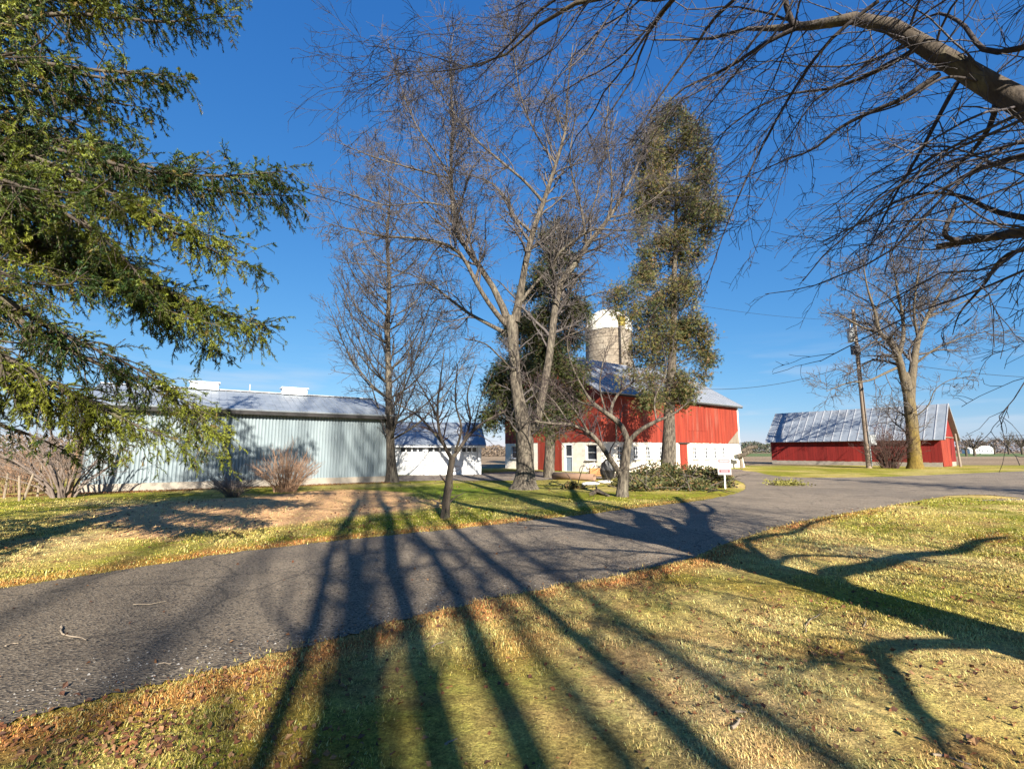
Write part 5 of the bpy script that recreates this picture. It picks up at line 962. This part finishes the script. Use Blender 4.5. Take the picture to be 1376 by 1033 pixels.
# ------------------------------------------------------------------ far trees and woods
def far_tree(name, label, px, Y, h, wide, n, m, trunk=.3, group=None):
    o = GX(px, Y); tk = Lp([(*o, trunk), (o[0], o[1], h * .2, trunk * .9), (o[0], o[1], h * .34, trunk * .8)], 8); lm = []
    for i in range(n):
        a = i * 2.4 + rng.random() * .5; e = np.array([math.cos(a), math.sin(a), 0]); s = o + UZ * h * (.26 + .08 * rng.random()); w_ = wide * (.4 + .6 * rng.random()); top = h * (1 - .35 * (w_ / wide) ** 2) * (.85 + .2 * rng.random())
        lm.append((resample(np.array([s, s + e * w_ * .35 + UZ * (top - s[2]) * .45, s + e * w_ * .75 + UZ * (top - s[2]) * .85, s + e * w_ + UZ * (top - s[2])]), 10), np.linspace(trunk * .3, trunk * .08, 10)))
    k = Y / 640.0
    return bare_tree(name, label, o, [tk], lm, [dict(dens=.9, t0=.25, t1=1, ang=(20, 60), length=(h * .12, h * .28), rr=.5, S=5, wob=.2, trop=(0, 0, .0), rmin=k * .22, maxn=260), dict(dens=1.2, t0=.2, t1=1, ang=(20, 60), length=(h * .05, h * .14), rr=.6, S=3, wob=.2, trop=(0, 0, .0), rmin=k * .16, maxn=900)], m, m, group)
far_tree('field_tree', 'dark spreading bare tree standing alone in the field right of the red shed', 1310, 170, 8.6, 8.0, 22, M['barkdark'], .45)
far_tree('field_tree', 'small upright bare tree in the field just right of the red shed gable', 1299, 160, 6, 2.2, 8, M['barkdark'], .35)
far_tree('field_tree', 'bare tree in front of the tiny white farmhouse across the field', 1337, 260, 7.5, 4, 10, M['barkdark'], .5)
far_tree('field_tree', 'brownish round tree near the right edge far across the field', 1356, 250, 12, 6.5, 16, M['barkdark'], .5)
far_tree('field_tree', 'greyish round tree at the right edge far across the field', 1374, 230, 12, 6.5, 16, M['barkdark'], .5)
def woods(name, x0, x1, Y, h, n, cols, dY=40, sz=(.8, 2.0)):
    b = MB(); px = x0 + (x1 - x0) * rng.random(n); y = Y + dY * rng.random(n); X = (px - CX) / F * y * CT
    crown = .55 + .45 * fbm(px / 3.0 + 500, px * 0 + 7, 3.0, 5); z = h * crown * rng.random(n) ** .8; c = cols[rng.integers(0, len(cols), n)] * (.7 + .6 * rng.random((n, 1)))
    c0 = np.stack([X, y, z], 1); s = (sz[0] + (sz[1] - sz[0]) * rng.random(n))[:, None]; d1 = unit(rng.normal(size=(n, 3))); d2 = unit(np.cross(d1, rng.normal(size=(n, 3))))
    v = np.stack([c0 - d1 * s * .5, c0 + d2 * s * .3, c0 + d1 * s * .5, c0 - d2 * s * .3], 1).reshape(-1, 3); v[:, 2] = np.maximum(v[:, 2], 0)
    b.add(v, np.arange(len(v)).reshape(-1, 4), None, np.repeat(c, 4, 0)); return kind(b.build(name, M['woods']), 'stuff')
wc = np.array([[.22, .18, .17], [.17, .14, .13], [.26, .20, .17]]); ec = np.array([[.07, .10, .06], [.10, .12, .07], [.16, .14, .11]])
woods('distant_woods', 1285, 1560, 420, 15, 9000, wc, 60); woods('distant_woods', 996, 1040, 420, 12, 2200, ec, 50); woods('distant_woods', -700, 130, 90, 6.5, 16000, np.array([[.26, .18, .12], [.32, .23, .15], [.20, .15, .11]]), 30, (.25, .7)); woods('distant_woods', 560, 700, 150, 4.4, 5000, np.array([[.22, .17, .12], [.27, .20, .14], [.17, .13, .10]]), 30, (.4, 1.0)); woods('distant_woods', 1040, 1290, 430, 8, 5000, wc, 50)
# ------------------------------------------------------------------ pole, wires, sign, yard things
PY = 47.0; pb = GX(1168, PY); ptop = P(1146, 416, PY)[2]
pole = thing('utility_pole', 'tall weathered wooden utility pole with boxes and a transformer before the red shed', 'utility pole', pb)
b = MB(); b.tube([pb - UZ * .1, pb + UZ * 5, pb + UZ * ptop], [.24, .21, .15], 12); b.build('pole', M['pole'], pole, True)
at = lambda py: pb + UZ * P(1160, py, PY)[2]
b = MB(); q = at(450) + np.array([-.55, -.1, 0]); lathe(b, q - UZ * .75, [(0, 0), (.3, 0), (.32, .1), (.32, 1.3), (.26, 1.45), (.0, 1.5)], 16); tf = b.build('transformer', M['grey'], pole, True)
b = MB(); b.tube([q + UZ * .7, q + UZ * 1.15], .07, 8); b.build('bushing', M['white'], tf)
MB().box(at(471) + np.array([-.32, -.22, 0]), (.72, .4, .9)).build('equipment_box', M['darkmetal'], pole)
MB().box(at(591) + np.array([.42, -.2, 0]), (.55, .35, .95)).build('meter_box', M['grey'], pole)
b = MB(); b.tube([at(626) + np.array([.1, -.26, 0]), at(580) + np.array([.1, -.25, 0]), at(578) + np.array([.35, -.25, 0])], .05, 6); b.build('conduit', M['grey'], pole)
b = MB(); b.tube([at(470) + np.array([.0, -.21, 0]), at(596) + np.array([.0, -.25, 0])], .035, 5); b.build('ground_wire', M['darkmetal'], pole)
for y_ in (424, 431, 438, 446): MB().box(at(y_) + np.array([0, -.19, 0]), (.2, .06, .12)).build('insulator', M['grey'], pole)
def wire(label, a, c, sag, r=.02):
    t = np.linspace(0, 1, 24)[:, None]; p = a * (1 - t) + c * t; p[:, 2] -= (sag * 4 * t * (1 - t))[:, 0]; b = MB(); b.tube(p, r, 4, False); tag(b.build('power_line', M['wire']), label, 'power line', 'power lines across the yard')
wire('thin power line from the pole to the barn roof', at(486), BC + B1 * (BL - 3.5) + B2 * 2.5 + UZ * 8.0, .9, .022)
wire('thin power line running from the pole top over the cedar', at(430), P(760, 372, 33), .8, .013)
wire('thin power line from the spruce down towards the big maple', P(300, 222, 14), P(640, 322, 24), .15, .016)
wire('thin power line leaving the pole to the right above the red shed', at(478), P(1500, 507, 60), .9, .025)
LP_ = GX(1291, 52); b = MB(); b.tube([LP_ - UZ * .05, P(1283.5, 583, 53.2)], [.11, .09], 8); tag(b.build('leaning_post', M['greywood']), 'grey leaning post propped beside the red shed gable', 'post')
# sign
sg = G(975, 657); sY = sg[1]; sgt = thing('warning_sign', 'small white and red warning sign on a white stake at the drive edge', 'sign', sg)
z0, z1 = P(975, 637.5, sY)[2], P(975, 617, sY)[2]; sw = 17.5 / F * sY; cz = (z0 + z1) / 2; so = sg + UZ * cz; X_ = np.array([1., 0, 0])
MB().box(sg + UZ * (z0 / 2 + .03) + np.array([0, .02, 0]), (.055, .03, z0 + .06)).build('stake', M['white'], sgt)
hgt = z1 - z0
MB().box(so, (sw, .012, hgt)).build('panel', M['signwhite'], sgt)
def txt(s, x, z, size, m, parent, y=-.0125):
    c = bpy.data.curves.new('lettering', 'FONT'); c.body = s; c.size = size; c.align_x = 'CENTER'; c.align_y = 'CENTER'; c.extrude = .001
    o = link(bpy.data.objects.new('lettering', c)); o.rotation_euler = (math.pi / 2, 0, 0); o.location = (x, y, z); o.parent = parent; c.materials.append(m); return o
MB().box(so + np.array([0, -.008, hgt * .39]), (sw * .86, .006, hgt * .17)).build('top_band', M['signred'], sgt)
MB().box(so + np.array([0, -.008, -hgt * .27]), (sw * .86, .006, hgt * .26)).build('lower_band', M['signpink'], sgt)
b = MB()                                              # unreadable print: one light strip on the top band, dark lines below it
for k in range(7): b.box(so + np.array([(k - 3) * sw * .10, -.0125, hgt * .39]), (sw * .07, .003, hgt * .09))
b.build('lettering', M['signwhite'], sgt)
for z, n_ in ((.24, 9), (.13, 3), (-.02, 10), (-.09, 8)):
    b = MB()
    for k in range(n_): b.box(so + np.array([(k - (n_ - 1) / 2) * sw * .075, -.0085, hgt * z]), (sw * .045, .003, hgt * .035))
    b.build('lettering', M['signblack'], sgt)
for s in (-1, 1):
    b = MB(); c = so + np.array([s * sw * .33, -.0125, -hgt * .27]); b.add([c + X_ * s * sw * .07, c - X_ * s * sw * .05 + UZ * hgt * .09, c - X_ * s * sw * .05 - UZ * hgt * .09], None, [[0, 1, 2]]); b.build('arrow_mark', M['signblack'], sgt)
# pipe, black sheet, white sack, bicycle, box
pa, pc = G(744, 644), G(799, 646.5); d = unit(pc - pa); b = MB(); r0_ = .2; pr = np.array([-d[1], d[0], 0])
an = np.arange(20) * 2 * np.pi / 20; ring = lambda o, r: o + UZ * r0_ + pr * (r * np.cos(an))[:, None] + UZ * (r * np.sin(an))[:, None]
V = np.vstack([ring(pa, r0_), ring(pc, r0_), ring(pc, r0_ - .05), ring(pa, r0_ - .05)]); q = [[k * 20 + i, k * 20 + (i + 1) % 20, ((k + 1) % 4) * 20 + (i + 1) % 20, ((k + 1) % 4) * 20 + i] for k in range(4) for i in range(20)]
b.add(V, q); tag(b.build('clay_pipe', M['clay'], None, True), 'long reddish clay pipe lying on the grass before the barn', 'pipe')
def lump(name, label, cat, o, size, m, seed, sub=18, amp=.25, flat=0):
    r_ = np.random.default_rng(seed); u = np.linspace(0, 2 * np.pi, sub, endpoint=False); w_ = np.linspace(0, np.pi, sub // 2 + 2); V = []
    ph = r_.random(6) * 6
    for a in w_:
        for t in u:
            k = 1 + amp * (math.sin(3 * t + ph[0] + 2 * a) * .5 + math.sin(5 * t + ph[1] - 3 * a) * .3 + math.sin(7 * a + ph[2] + t) * .3) * math.sin(a)
            z = math.cos(a) * k; V.append([o[0] + size[0] * math.sin(a) * math.cos(t) * k, o[1] + size[1] * math.sin(a) * math.sin(t) * k, max(0.0, size[2] * (.5 + .55 * z))])
    q = [[i * sub + j, i * sub + (j + 1) % sub, (i + 1) * sub + (j + 1) % sub, (i + 1) * sub + j] for i in range(len(w_) - 1) for j in range(sub)]
    b = MB(); b.add(V, q); return tag(b.build(name, m, None, False), label, cat)
o = G(817, 645); lump('tarp_bundle', 'crumpled black plastic bundle standing beside the fruit tree', 'bundle', o, (.42, .35, 1.15), M['dark'], 3)
o = G(793, 652); lump('feed_sack', 'flattened white plastic sack lying on the grass by the clay pipe', 'sack', o, (.42, .22, .16), M['plasticwhite'], 5, amp=.2)
o = G(814, 649); lump('plastic_sheet', 'white plastic sheet folded on the grass against the black bundle', 'sheet', o, (.40, .2, .14), M['plasticwhite'], 8, amp=.25)
o = G(800, 639.5); bx = thing('orange_crate', 'small orange brown wooden crate behind the clay pipe', 'crate', o)
b = MB()
for k in range(4):
    for s in (-1, 1): b.box(o + np.array([0, s * .28, .08 + k * .13]), (.8, .03, .10)); b.box(o + np.array([s * .40, 0, .08 + k * .13]), (.03, .50, .10))
b.build('slat', M['orange'], bx)
b = MB()
for sx in (-1, 1):
    for sy in (-1, 1): b.box(o + np.array([sx * .36, sy * .24, .27]), (.05, .05, .52))
b.build('post', M['greywood'], bx)
bo_ = GX(793, 33.5); bk = thing('bicycle', 'old bicycle with white parts leaning by the barn gable wall', 'bicycle', bo_); bd_ = np.array([.92, .38, 0])
wl_ = [bo_ - bd_ * .52 + UZ * .34, bo_ + bd_ * .52 + UZ * .34]
for c in wl_:
    t = np.linspace(0, 2 * np.pi, 25); pts = c + bd_ * (.32 * np.cos(t))[:, None] + UZ * (.32 * np.sin(t))[:, None]; b = MB(); b.tube(pts, .022, 6, False); wh = b.build('wheel', M['dark'], bk)
    b = MB()
    for a in np.arange(0, np.pi, np.pi / 6): b.tube([c + bd_ * .31 * math.cos(a) + UZ * .31 * math.sin(a), c - bd_ * .31 * math.cos(a) - UZ * .31 * math.sin(a)], .004, 3)
    b.build('spoke', M['grey'], wh)
cr = bo_ - bd_ * .08 + UZ * .30; st_ = bo_ - bd_ * .22 + UZ * .82; hd_ = bo_ + bd_ * .36 + UZ * .86
b = MB(); [b.tube([x, y], .022, 6) for x, y in ((cr, st_), (cr, hd_ - UZ * .1), (st_ - UZ * .08, hd_), (wl_[0], cr), (wl_[0], st_ - UZ * .08), (hd_ + UZ * .1, wl_[1]))]; b.build('frame', M['white'], bk)
b = MB(); b.box(st_ + UZ * .05, (.26, .13, .06), [bd_, np.array([-.38, .92, 0]), UZ]); b.build('saddle', M['dark'], bk)
b = MB(); hp = np.array([-.38, .92, 0]); b.tube([hd_ + UZ * .1 - hp * .28 - bd_ * .12, hd_ + UZ * .13 - hp * .2, hd_ + UZ * .12, hd_ + UZ * .13 + hp * .2, hd_ + UZ * .1 + hp * .28 - bd_ * .12], .014, 6); b.build('handlebar', M['dark'], bk)
# log rack at the far end of the barn
lo_ = GX(997, 47.0); lr = thing('log_stack', 'two weathered logs propped on a post at the far end of the barn', 'logs', lo_)
b = MB(); b.tube([lo_, P(995, 612, 47)], .16, 8); b.build('post', M['greywood'], lr)
b = MB(); b.tube([P(991, 613, 46.8), P(1000, 610.5, 46.5), P(1011, 605, 46.2)], [.22, .2, .17], 9); b.build('log', M['bark'], lr); b = MB(); b.tube([P(998, 606, 47.1), P(1007, 601.5, 46.8), P(1018, 600, 46.5)], [.20, .2, .18], 9); b.build('log', M['bark'], lr)
# brush pile
bpc = G(880, 655); bpile = thing('brush_pile', 'long heap of cut evergreen branches between the fruit tree and the sign', 'brush pile', bpc)
fo = MB(); st = MB()
for x, y, rx, rz, k in ((770, 652, .5, .25, .6), (848, 650, 1.0, .5, .8), (866, 646, 1.0, .75, 1), (885, 645, 1.1, .9, 1), (905, 644, 1.1, .85, 1), (925, 645, 1.1, .8, 1), (942, 648, 1.0, .8, 1), (958, 650, .9, .75, 1), (972, 650, .6, .6, .8), (900, 652, 1.0, .45, 1), (930, 654, 1.0, .4, 1), (875, 653, 1.0, .4, 1), (860, 655, .7, .3, .9)):
    c = G(x, y + 5); n = int(1250 * k * rx); d = unit(rng.normal(size=(n, 3))); d[:, 2] = np.abs(d[:, 2]); pos = c + d * (rng.random(n) ** .4)[:, None] * np.array([rx, rx * .8, rz * 1.25]); pos[:, 2] = np.maximum(pos[:, 2], .02)
    dr = unit(rng.normal(size=(n, 3)) * np.array([1, 1, .5]) + d * .5); sd_ = unit(np.cross(dr, rng.normal(size=(n, 3)))); l = (.08 + .14 * rng.random(n))[:, None]; tn = np.clip(rng.normal(size=n) * .35 + .45, 0, 1)[:, None]
    col = np.array([.06, .085, .03]) * (1 - tn) + np.array([.22, .20, .065]) * tn; col = np.where((rng.random(n) < .18)[:, None], np.array([.30, .18, .08]), col)
    vv = np.stack([pos, pos + dr * l * .5 + sd_ * l * .2, pos + dr * l, pos + dr * l * .5 - sd_ * l * .2], 1).reshape(-1, 3); vv[:, 2] = np.maximum(vv[:, 2], .015); fo.add(vv, np.arange(len(vv)).reshape(-1, 4), None, np.repeat(col, 4, 0))
    for _ in range(int(9 * k)):
        a = c + rng.normal(size=3) * np.array([rx, rx, 0]) * .5; e = unit(rng.normal(size=3) * np.array([1, .8, .25]) + UZ * .25); ln = .6 + 1.1 * rng.random(); p_ = [a + UZ * .05, a + e * ln * .5 + UZ * rz * .5, a + e * ln + UZ * rz * .4]; st.tube(p_, [.025, .018, .008], 5)
fo.build('foliage', M['spray'], bpile)
for pts, rr_ in (([(842, 632, 0), (856, 628, 1), (872, 622, 1)], .05), ([(930, 640, 0), (936, 630, 1), (938, 622, 1)], .045), ([(845, 654, 0), (852, 646, 1), (856, 642, 1)], .035)):
    st.tube([P(x, y, G(x, 652)[1] - .8) for x, y, k in pts], [rr_, rr_ * .8, rr_ * .5], 6)
st.build('branch', M['bark'], bpile, True)
# odds and ends on the grass and the drive
def stick(label, px, r, m=M['stick'], zz=.02, name='fallen_stick'):
    r = r * .62; p = np.array([G(x, y) + UZ * (zz + r) for x, y in px]); p = resample(p, max(6, len(p) * 4)); p[:, :2] += np.cumsum(rng.normal(size=(len(p), 2)) * .006, 0); b = MB(); b.tube(p, np.linspace(r, r * .55, len(p)), 6); return tag(b.build(name, m, None, True), label, 'stick', 'sticks fallen on the ground')
stick('hooked grey stick curled on the drive at the lower left', [(82, 845), (79, 853), (88, 860), (100, 861), (109, 866)], .014)
stick('thin straight stick lying across the middle of the drive', [(178, 815), (195, 815), (215, 811)], .008)
stick('short pale stick on the drive near its lower edge', [(212, 896), (226, 897)], .009)
stick('thin stick at the left edge of the drive', [(8, 872), (20, 868), (32, 868)], .009)
stick('pale broken stick on the grass just below the drive edge', [(564, 845), (576, 845)], .012)
stick('pale stick on the grass between two stripes of shade', [(582, 873), (598, 866)], .012)
stick('short thick pale stick at the bottom in a stripe of shade', [(598, 1007), (609, 1000)], .015)
stick('pale stick lying level on the grass left of centre', [(635, 948), (656, 947)], .011)
stick('whitish stick on the lower grass right of centre', [(990, 962), (1005, 961)], .014)
stick('stubby whitish stick on the lower grass beside its twin', [(985, 985), (998, 976)], .018)
stick('arched thin twig on the grass under the thick trunk shadow', [(1084, 852), (1086, 842), (1096, 834), (1108, 829)], .009)
stick('white upright splinter at the edge of the thick trunk shadow', [(1162, 846), (1166, 834)], .010)
stick('curved brown twig low on the grass at the right', [(1255, 1020), (1275, 1026), (1300, 1033)], .012)
o = G(803, 664); t = thing('rotten_log', 'small dark rotten log on the lawn left of the fruit tree', 'log', o); b = MB(); b.tube([G(795, 666) + UZ * .07, G(803, 664) + UZ * .12, G(818, 668) + UZ * .05], [.09, .11, .05], 8); b.build('stem', M['barkdark'], t, True); b = MB(); b.tube([G(802, 664) + UZ * .15, G(801, 662) + UZ * .3], [.05, .02], 6); b.build('knot', M['barkdark'], t, True)
o = G(1056, 651); t = thing('green_branch', 'small broken yellow green branch lying on the drive before the red shed', 'branch', o); b = MB(); b.tube([G(1038, 652) + UZ * .03, G(1052, 650) + UZ * .15, G(1070, 652) + UZ * .06], [.03, .025, .012], 5); b.build('stem', M['stick'], t); n = 700; f = rng.random(n)
pos = (G(1040, 652)[None] * (1 - f)[:, None] + G(1072, 652)[None] * f[:, None]) + rng.normal(size=(n, 3)) * np.array([.25, .35, .12]); pos[:, 2] = np.abs(pos[:, 2]) + .02; dr = unit(rng.normal(size=(n, 3))); sd_ = unit(np.cross(dr, rng.normal(size=(n, 3)))); l = .12; vv = np.stack([pos, pos + dr * l * .5 + sd_ * l * .25, pos + dr * l, pos + dr * l * .5 - sd_ * l * .25], 1).reshape(-1, 3); vv[:, 2] = np.maximum(vv[:, 2], .016); b = MB(); b.add(vv, np.arange(len(vv)).reshape(-1, 4), None, np.repeat(np.array([.36, .33, .08]) * (.6 + .7 * rng.random((n, 1))), 4, 0)); b.build('foliage', M['spray'], t)
# stakes of the old wire fence at the left edge
for lab, x, y, h in (('thin weathered stake at the left edge by the thicket', 5, 671, .9), ('pale bent stake left of the big vase shaped shrub', 26, 674, .85), ('pale leaning stake forming a V with the bent one', 31, 673, .9), ('weathered stake just left of the big shrub stems', 50, 668, 1.4), ('tall orange brown stake right of the big shrub stems', 91, 669, 3.2)):
    o = G(x, y); s = {26: -.12, 31: .22, 91: .35}.get(x, .02); b = MB(); b.tube([o - UZ * .03, o + UZ * h + np.array([s, 0, 0])], [.035 if h < 2 else .09, .03 if h < 2 else .06], 6); tag(b.build('stake', M['stick'] if x != 91 else M['tanstem']), lab, 'stake', 'stakes by the thicket')
# ------------------------------------------------------------------ grass, leaves, stones
def blades():
    n = 1050000; y = 1.7 * (17.0 / 1.7) ** (rng.random(n) ** .9); x = (rng.random(n) * 2 - 1) * (y * 1.16 + .6)
    c, ws, dr = zones(x, y); n2 = fbm(x, y, .25, 51); keep = (dr < .06 - .16 * n2 + .16 * (rng.random(n) ** 7)) & (rng.random(n) > ws * .9) & (rng.random(n) < .35 + 1.2 * n2); keep &= sdist(x, y, yard_poly) < -.1
    x, y, c = x[keep], y[keep], c[keep]; n = len(x); s = np.clip(y / 5, .75, 2.4)
    tuft = .7 + .9 * np.clip(fbm(x, y, .13, 61) * 2 - .55, 0, 1); L = (.014 + .032 * rng.random(n) ** 1.8) * s ** .5 * tuft; w_ = (.0019 + .0026 * rng.random(n)) * s ** 1.0; a = rng.random(n) * 6.283; tilt = .45 + 1.0 * rng.random(n); e = np.stack([np.cos(a), np.sin(a), 0 * a], 1)
    tip = e * (np.sin(tilt) * L)[:, None] + UZ * (np.cos(tilt) * L)[:, None]; sd_ = np.stack([-np.sin(a), np.cos(a), 0 * a], 1) * w_[:, None]
    o = np.stack([x, y, .004 + 0 * x], 1); mid = o + tip * .55 + UZ * (.12 * L)[:, None]; v = np.stack([o - sd_, o + sd_, mid + sd_ * .8, mid - sd_ * .8, o + tip], 1).reshape(-1, 3)
    i = np.arange(n)[:, None] * 5
    u = rng.random((n, 1)); straw = np.array([.80, .63, .24]); gr = np.array([.15, .22, .03]); col = c * 1.5; pick = rng.random((n, 1)); greenish = (c[:, 1] / (c[:, 0] + 1e-6))[:, None]
    col = np.where(pick < .22, straw, col); col = np.where(pick > 1.02 - .42 * np.clip(greenish - .55, .15, 1), gr, col); col = np.minimum(col * (.5 + 1.05 * u), .95)
    b = MB(); b.add(v, i + np.array([[0, 1, 2, 3]]), i + np.array([[3, 2, 4]]), np.repeat(col, 5, 0)); kind(b.build('grass', M['blade']), 'stuff'); print('blades', n)
blades()
def leaves():
    n = 22000; y = 2.0 * (30 / 2.0) ** rng.random(n); x = (rng.random(n) * 2 - 1) * (y * 1.15 + .5); cl = fbm(x, y, 1.1, 91)
    keep = (rng.random(n) < np.clip((cl - .42) * 4.5, .10, 1)) & (sdist(x, y, road_poly) < -.02); x, y = x[keep], y[keep]
    k = 260; gx = G(170, 1000); x = np.concatenate([x, gx[0] + rng.normal(size=k) * .22]); y = np.concatenate([y, gx[1] + rng.normal(size=k) * .13])
    k = 420; r_ = rng.random(k); e = near_edge[rng.integers(0, len(near_edge), k)]; x = np.concatenate([x, e[:, 0] + rng.normal(size=k) * .4]); y = np.concatenate([y, e[:, 1] - np.abs(rng.normal(size=k)) * .4])
    k = 240; yy = 2.6 + 9 * rng.random(k) ** 1.3; xx = (rng.random(k) * 1.9 - 1.05) * yy; on = sdist(xx, yy, road_poly) > .05; x = np.concatenate([x, xx[on]]); y = np.concatenate([y, yy[on]])
    k = 3200; t = -5 + (S_LEN + 5) * rng.random(k); o = S_L[None] + SD[None] * t[:, None] - SP[None] * (.1 + np.abs(rng.normal(size=k)) * .55)[:, None]; x = np.concatenate([x, o[:, 0]]); y = np.concatenate([y, o[:, 1]])
    n = len(x); s = (.008 + .017 * rng.random(n) ** 1.5) * np.clip(y / 7, 1, 1.8); a = rng.random(n) * 6.283; e = np.stack([np.cos(a), np.sin(a), .5 * rng.normal(size=n)], 1); e = unit(e); sd_ = unit(np.cross(e, UZ[None] + .5 * rng.normal(size=(n, 3)))); nn = np.cross(sd_, e); nn *= np.sign(nn[:, 2:3] + 1e-9)
    o = np.stack([x, y, .02 + .02 * rng.random(n)], 1); S_ = s[:, None]
    v = np.stack([o - e * S_, o - sd_ * S_ * .75 + nn * S_ * .35, o + e * S_ * 1.1, o + sd_ * S_ * .75 + nn * S_ * .35, o - e * S_ * .3 - sd_ * S_ * .5 + nn * S_ * .1, o - e * S_ * .3 + sd_ * S_ * .5 + nn * S_ * .1], 1)
    v[:, :, 2] = np.maximum(v[:, :, 2], .008); i = np.arange(n)[:, None] * 6
    pal = np.array([[.25, .10, .045], [.33, .15, .06], [.16, .075, .045], [.40, .23, .11]]); col = pal[rng.integers(0, 4, n)] * (.7 + .6 * rng.random((n, 1)))
    b = MB(); b.add(v.reshape(-1, 3), None, np.concatenate([i + np.array([[0, 1, 4]]), i + np.array([[0, 5, 3]]), i + np.array([[0, 1, 2]]), i + np.array([[0, 2, 3]])]), np.repeat(col, 6, 0)); kind(b.build('fallen_leaves', M['leaf']), 'stuff'); print('leaves', n)
leaves()
def stones():
    n = 700; e = near_edge[rng.integers(0, len(near_edge), n)]; o = np.stack([e[:, 0] + rng.normal(size=n) * .25, e[:, 1] + .12 + np.abs(rng.normal(size=n)) * .3, np.full(n, .014)], 1); ok = (sdist(o[:, 0], o[:, 1], road_poly) > 0) & (o[:, 1] < 9); o = o[ok]; n = len(o)
    s = (.004 + .009 * rng.random(n) ** 3)[:, None, None]; base = np.array([[1, 0, 0], [-1, 0, 0], [0, 1, 0], [0, -1, 0], [0, 0, .8], [0, 0, -.4]], float); v = o[:, None] + base[None] * s * (.7 + .6 * rng.random((n, 6, 1))); f = np.array([[0, 2, 4], [2, 1, 4], [1, 3, 4], [3, 0, 4], [2, 0, 5], [1, 2, 5], [3, 1, 5], [0, 3, 5]])
    b = MB(); b.add(v.reshape(-1, 3), None, (np.arange(n)[:, None, None] * 6 + f[None]).reshape(-1, 3)); kind(b.build('loose_gravel', M['stone']), 'stuff')
stones()
print('tris', sum(len(o.data.polygons) for o in SC.objects if o.type == 'MESH'))
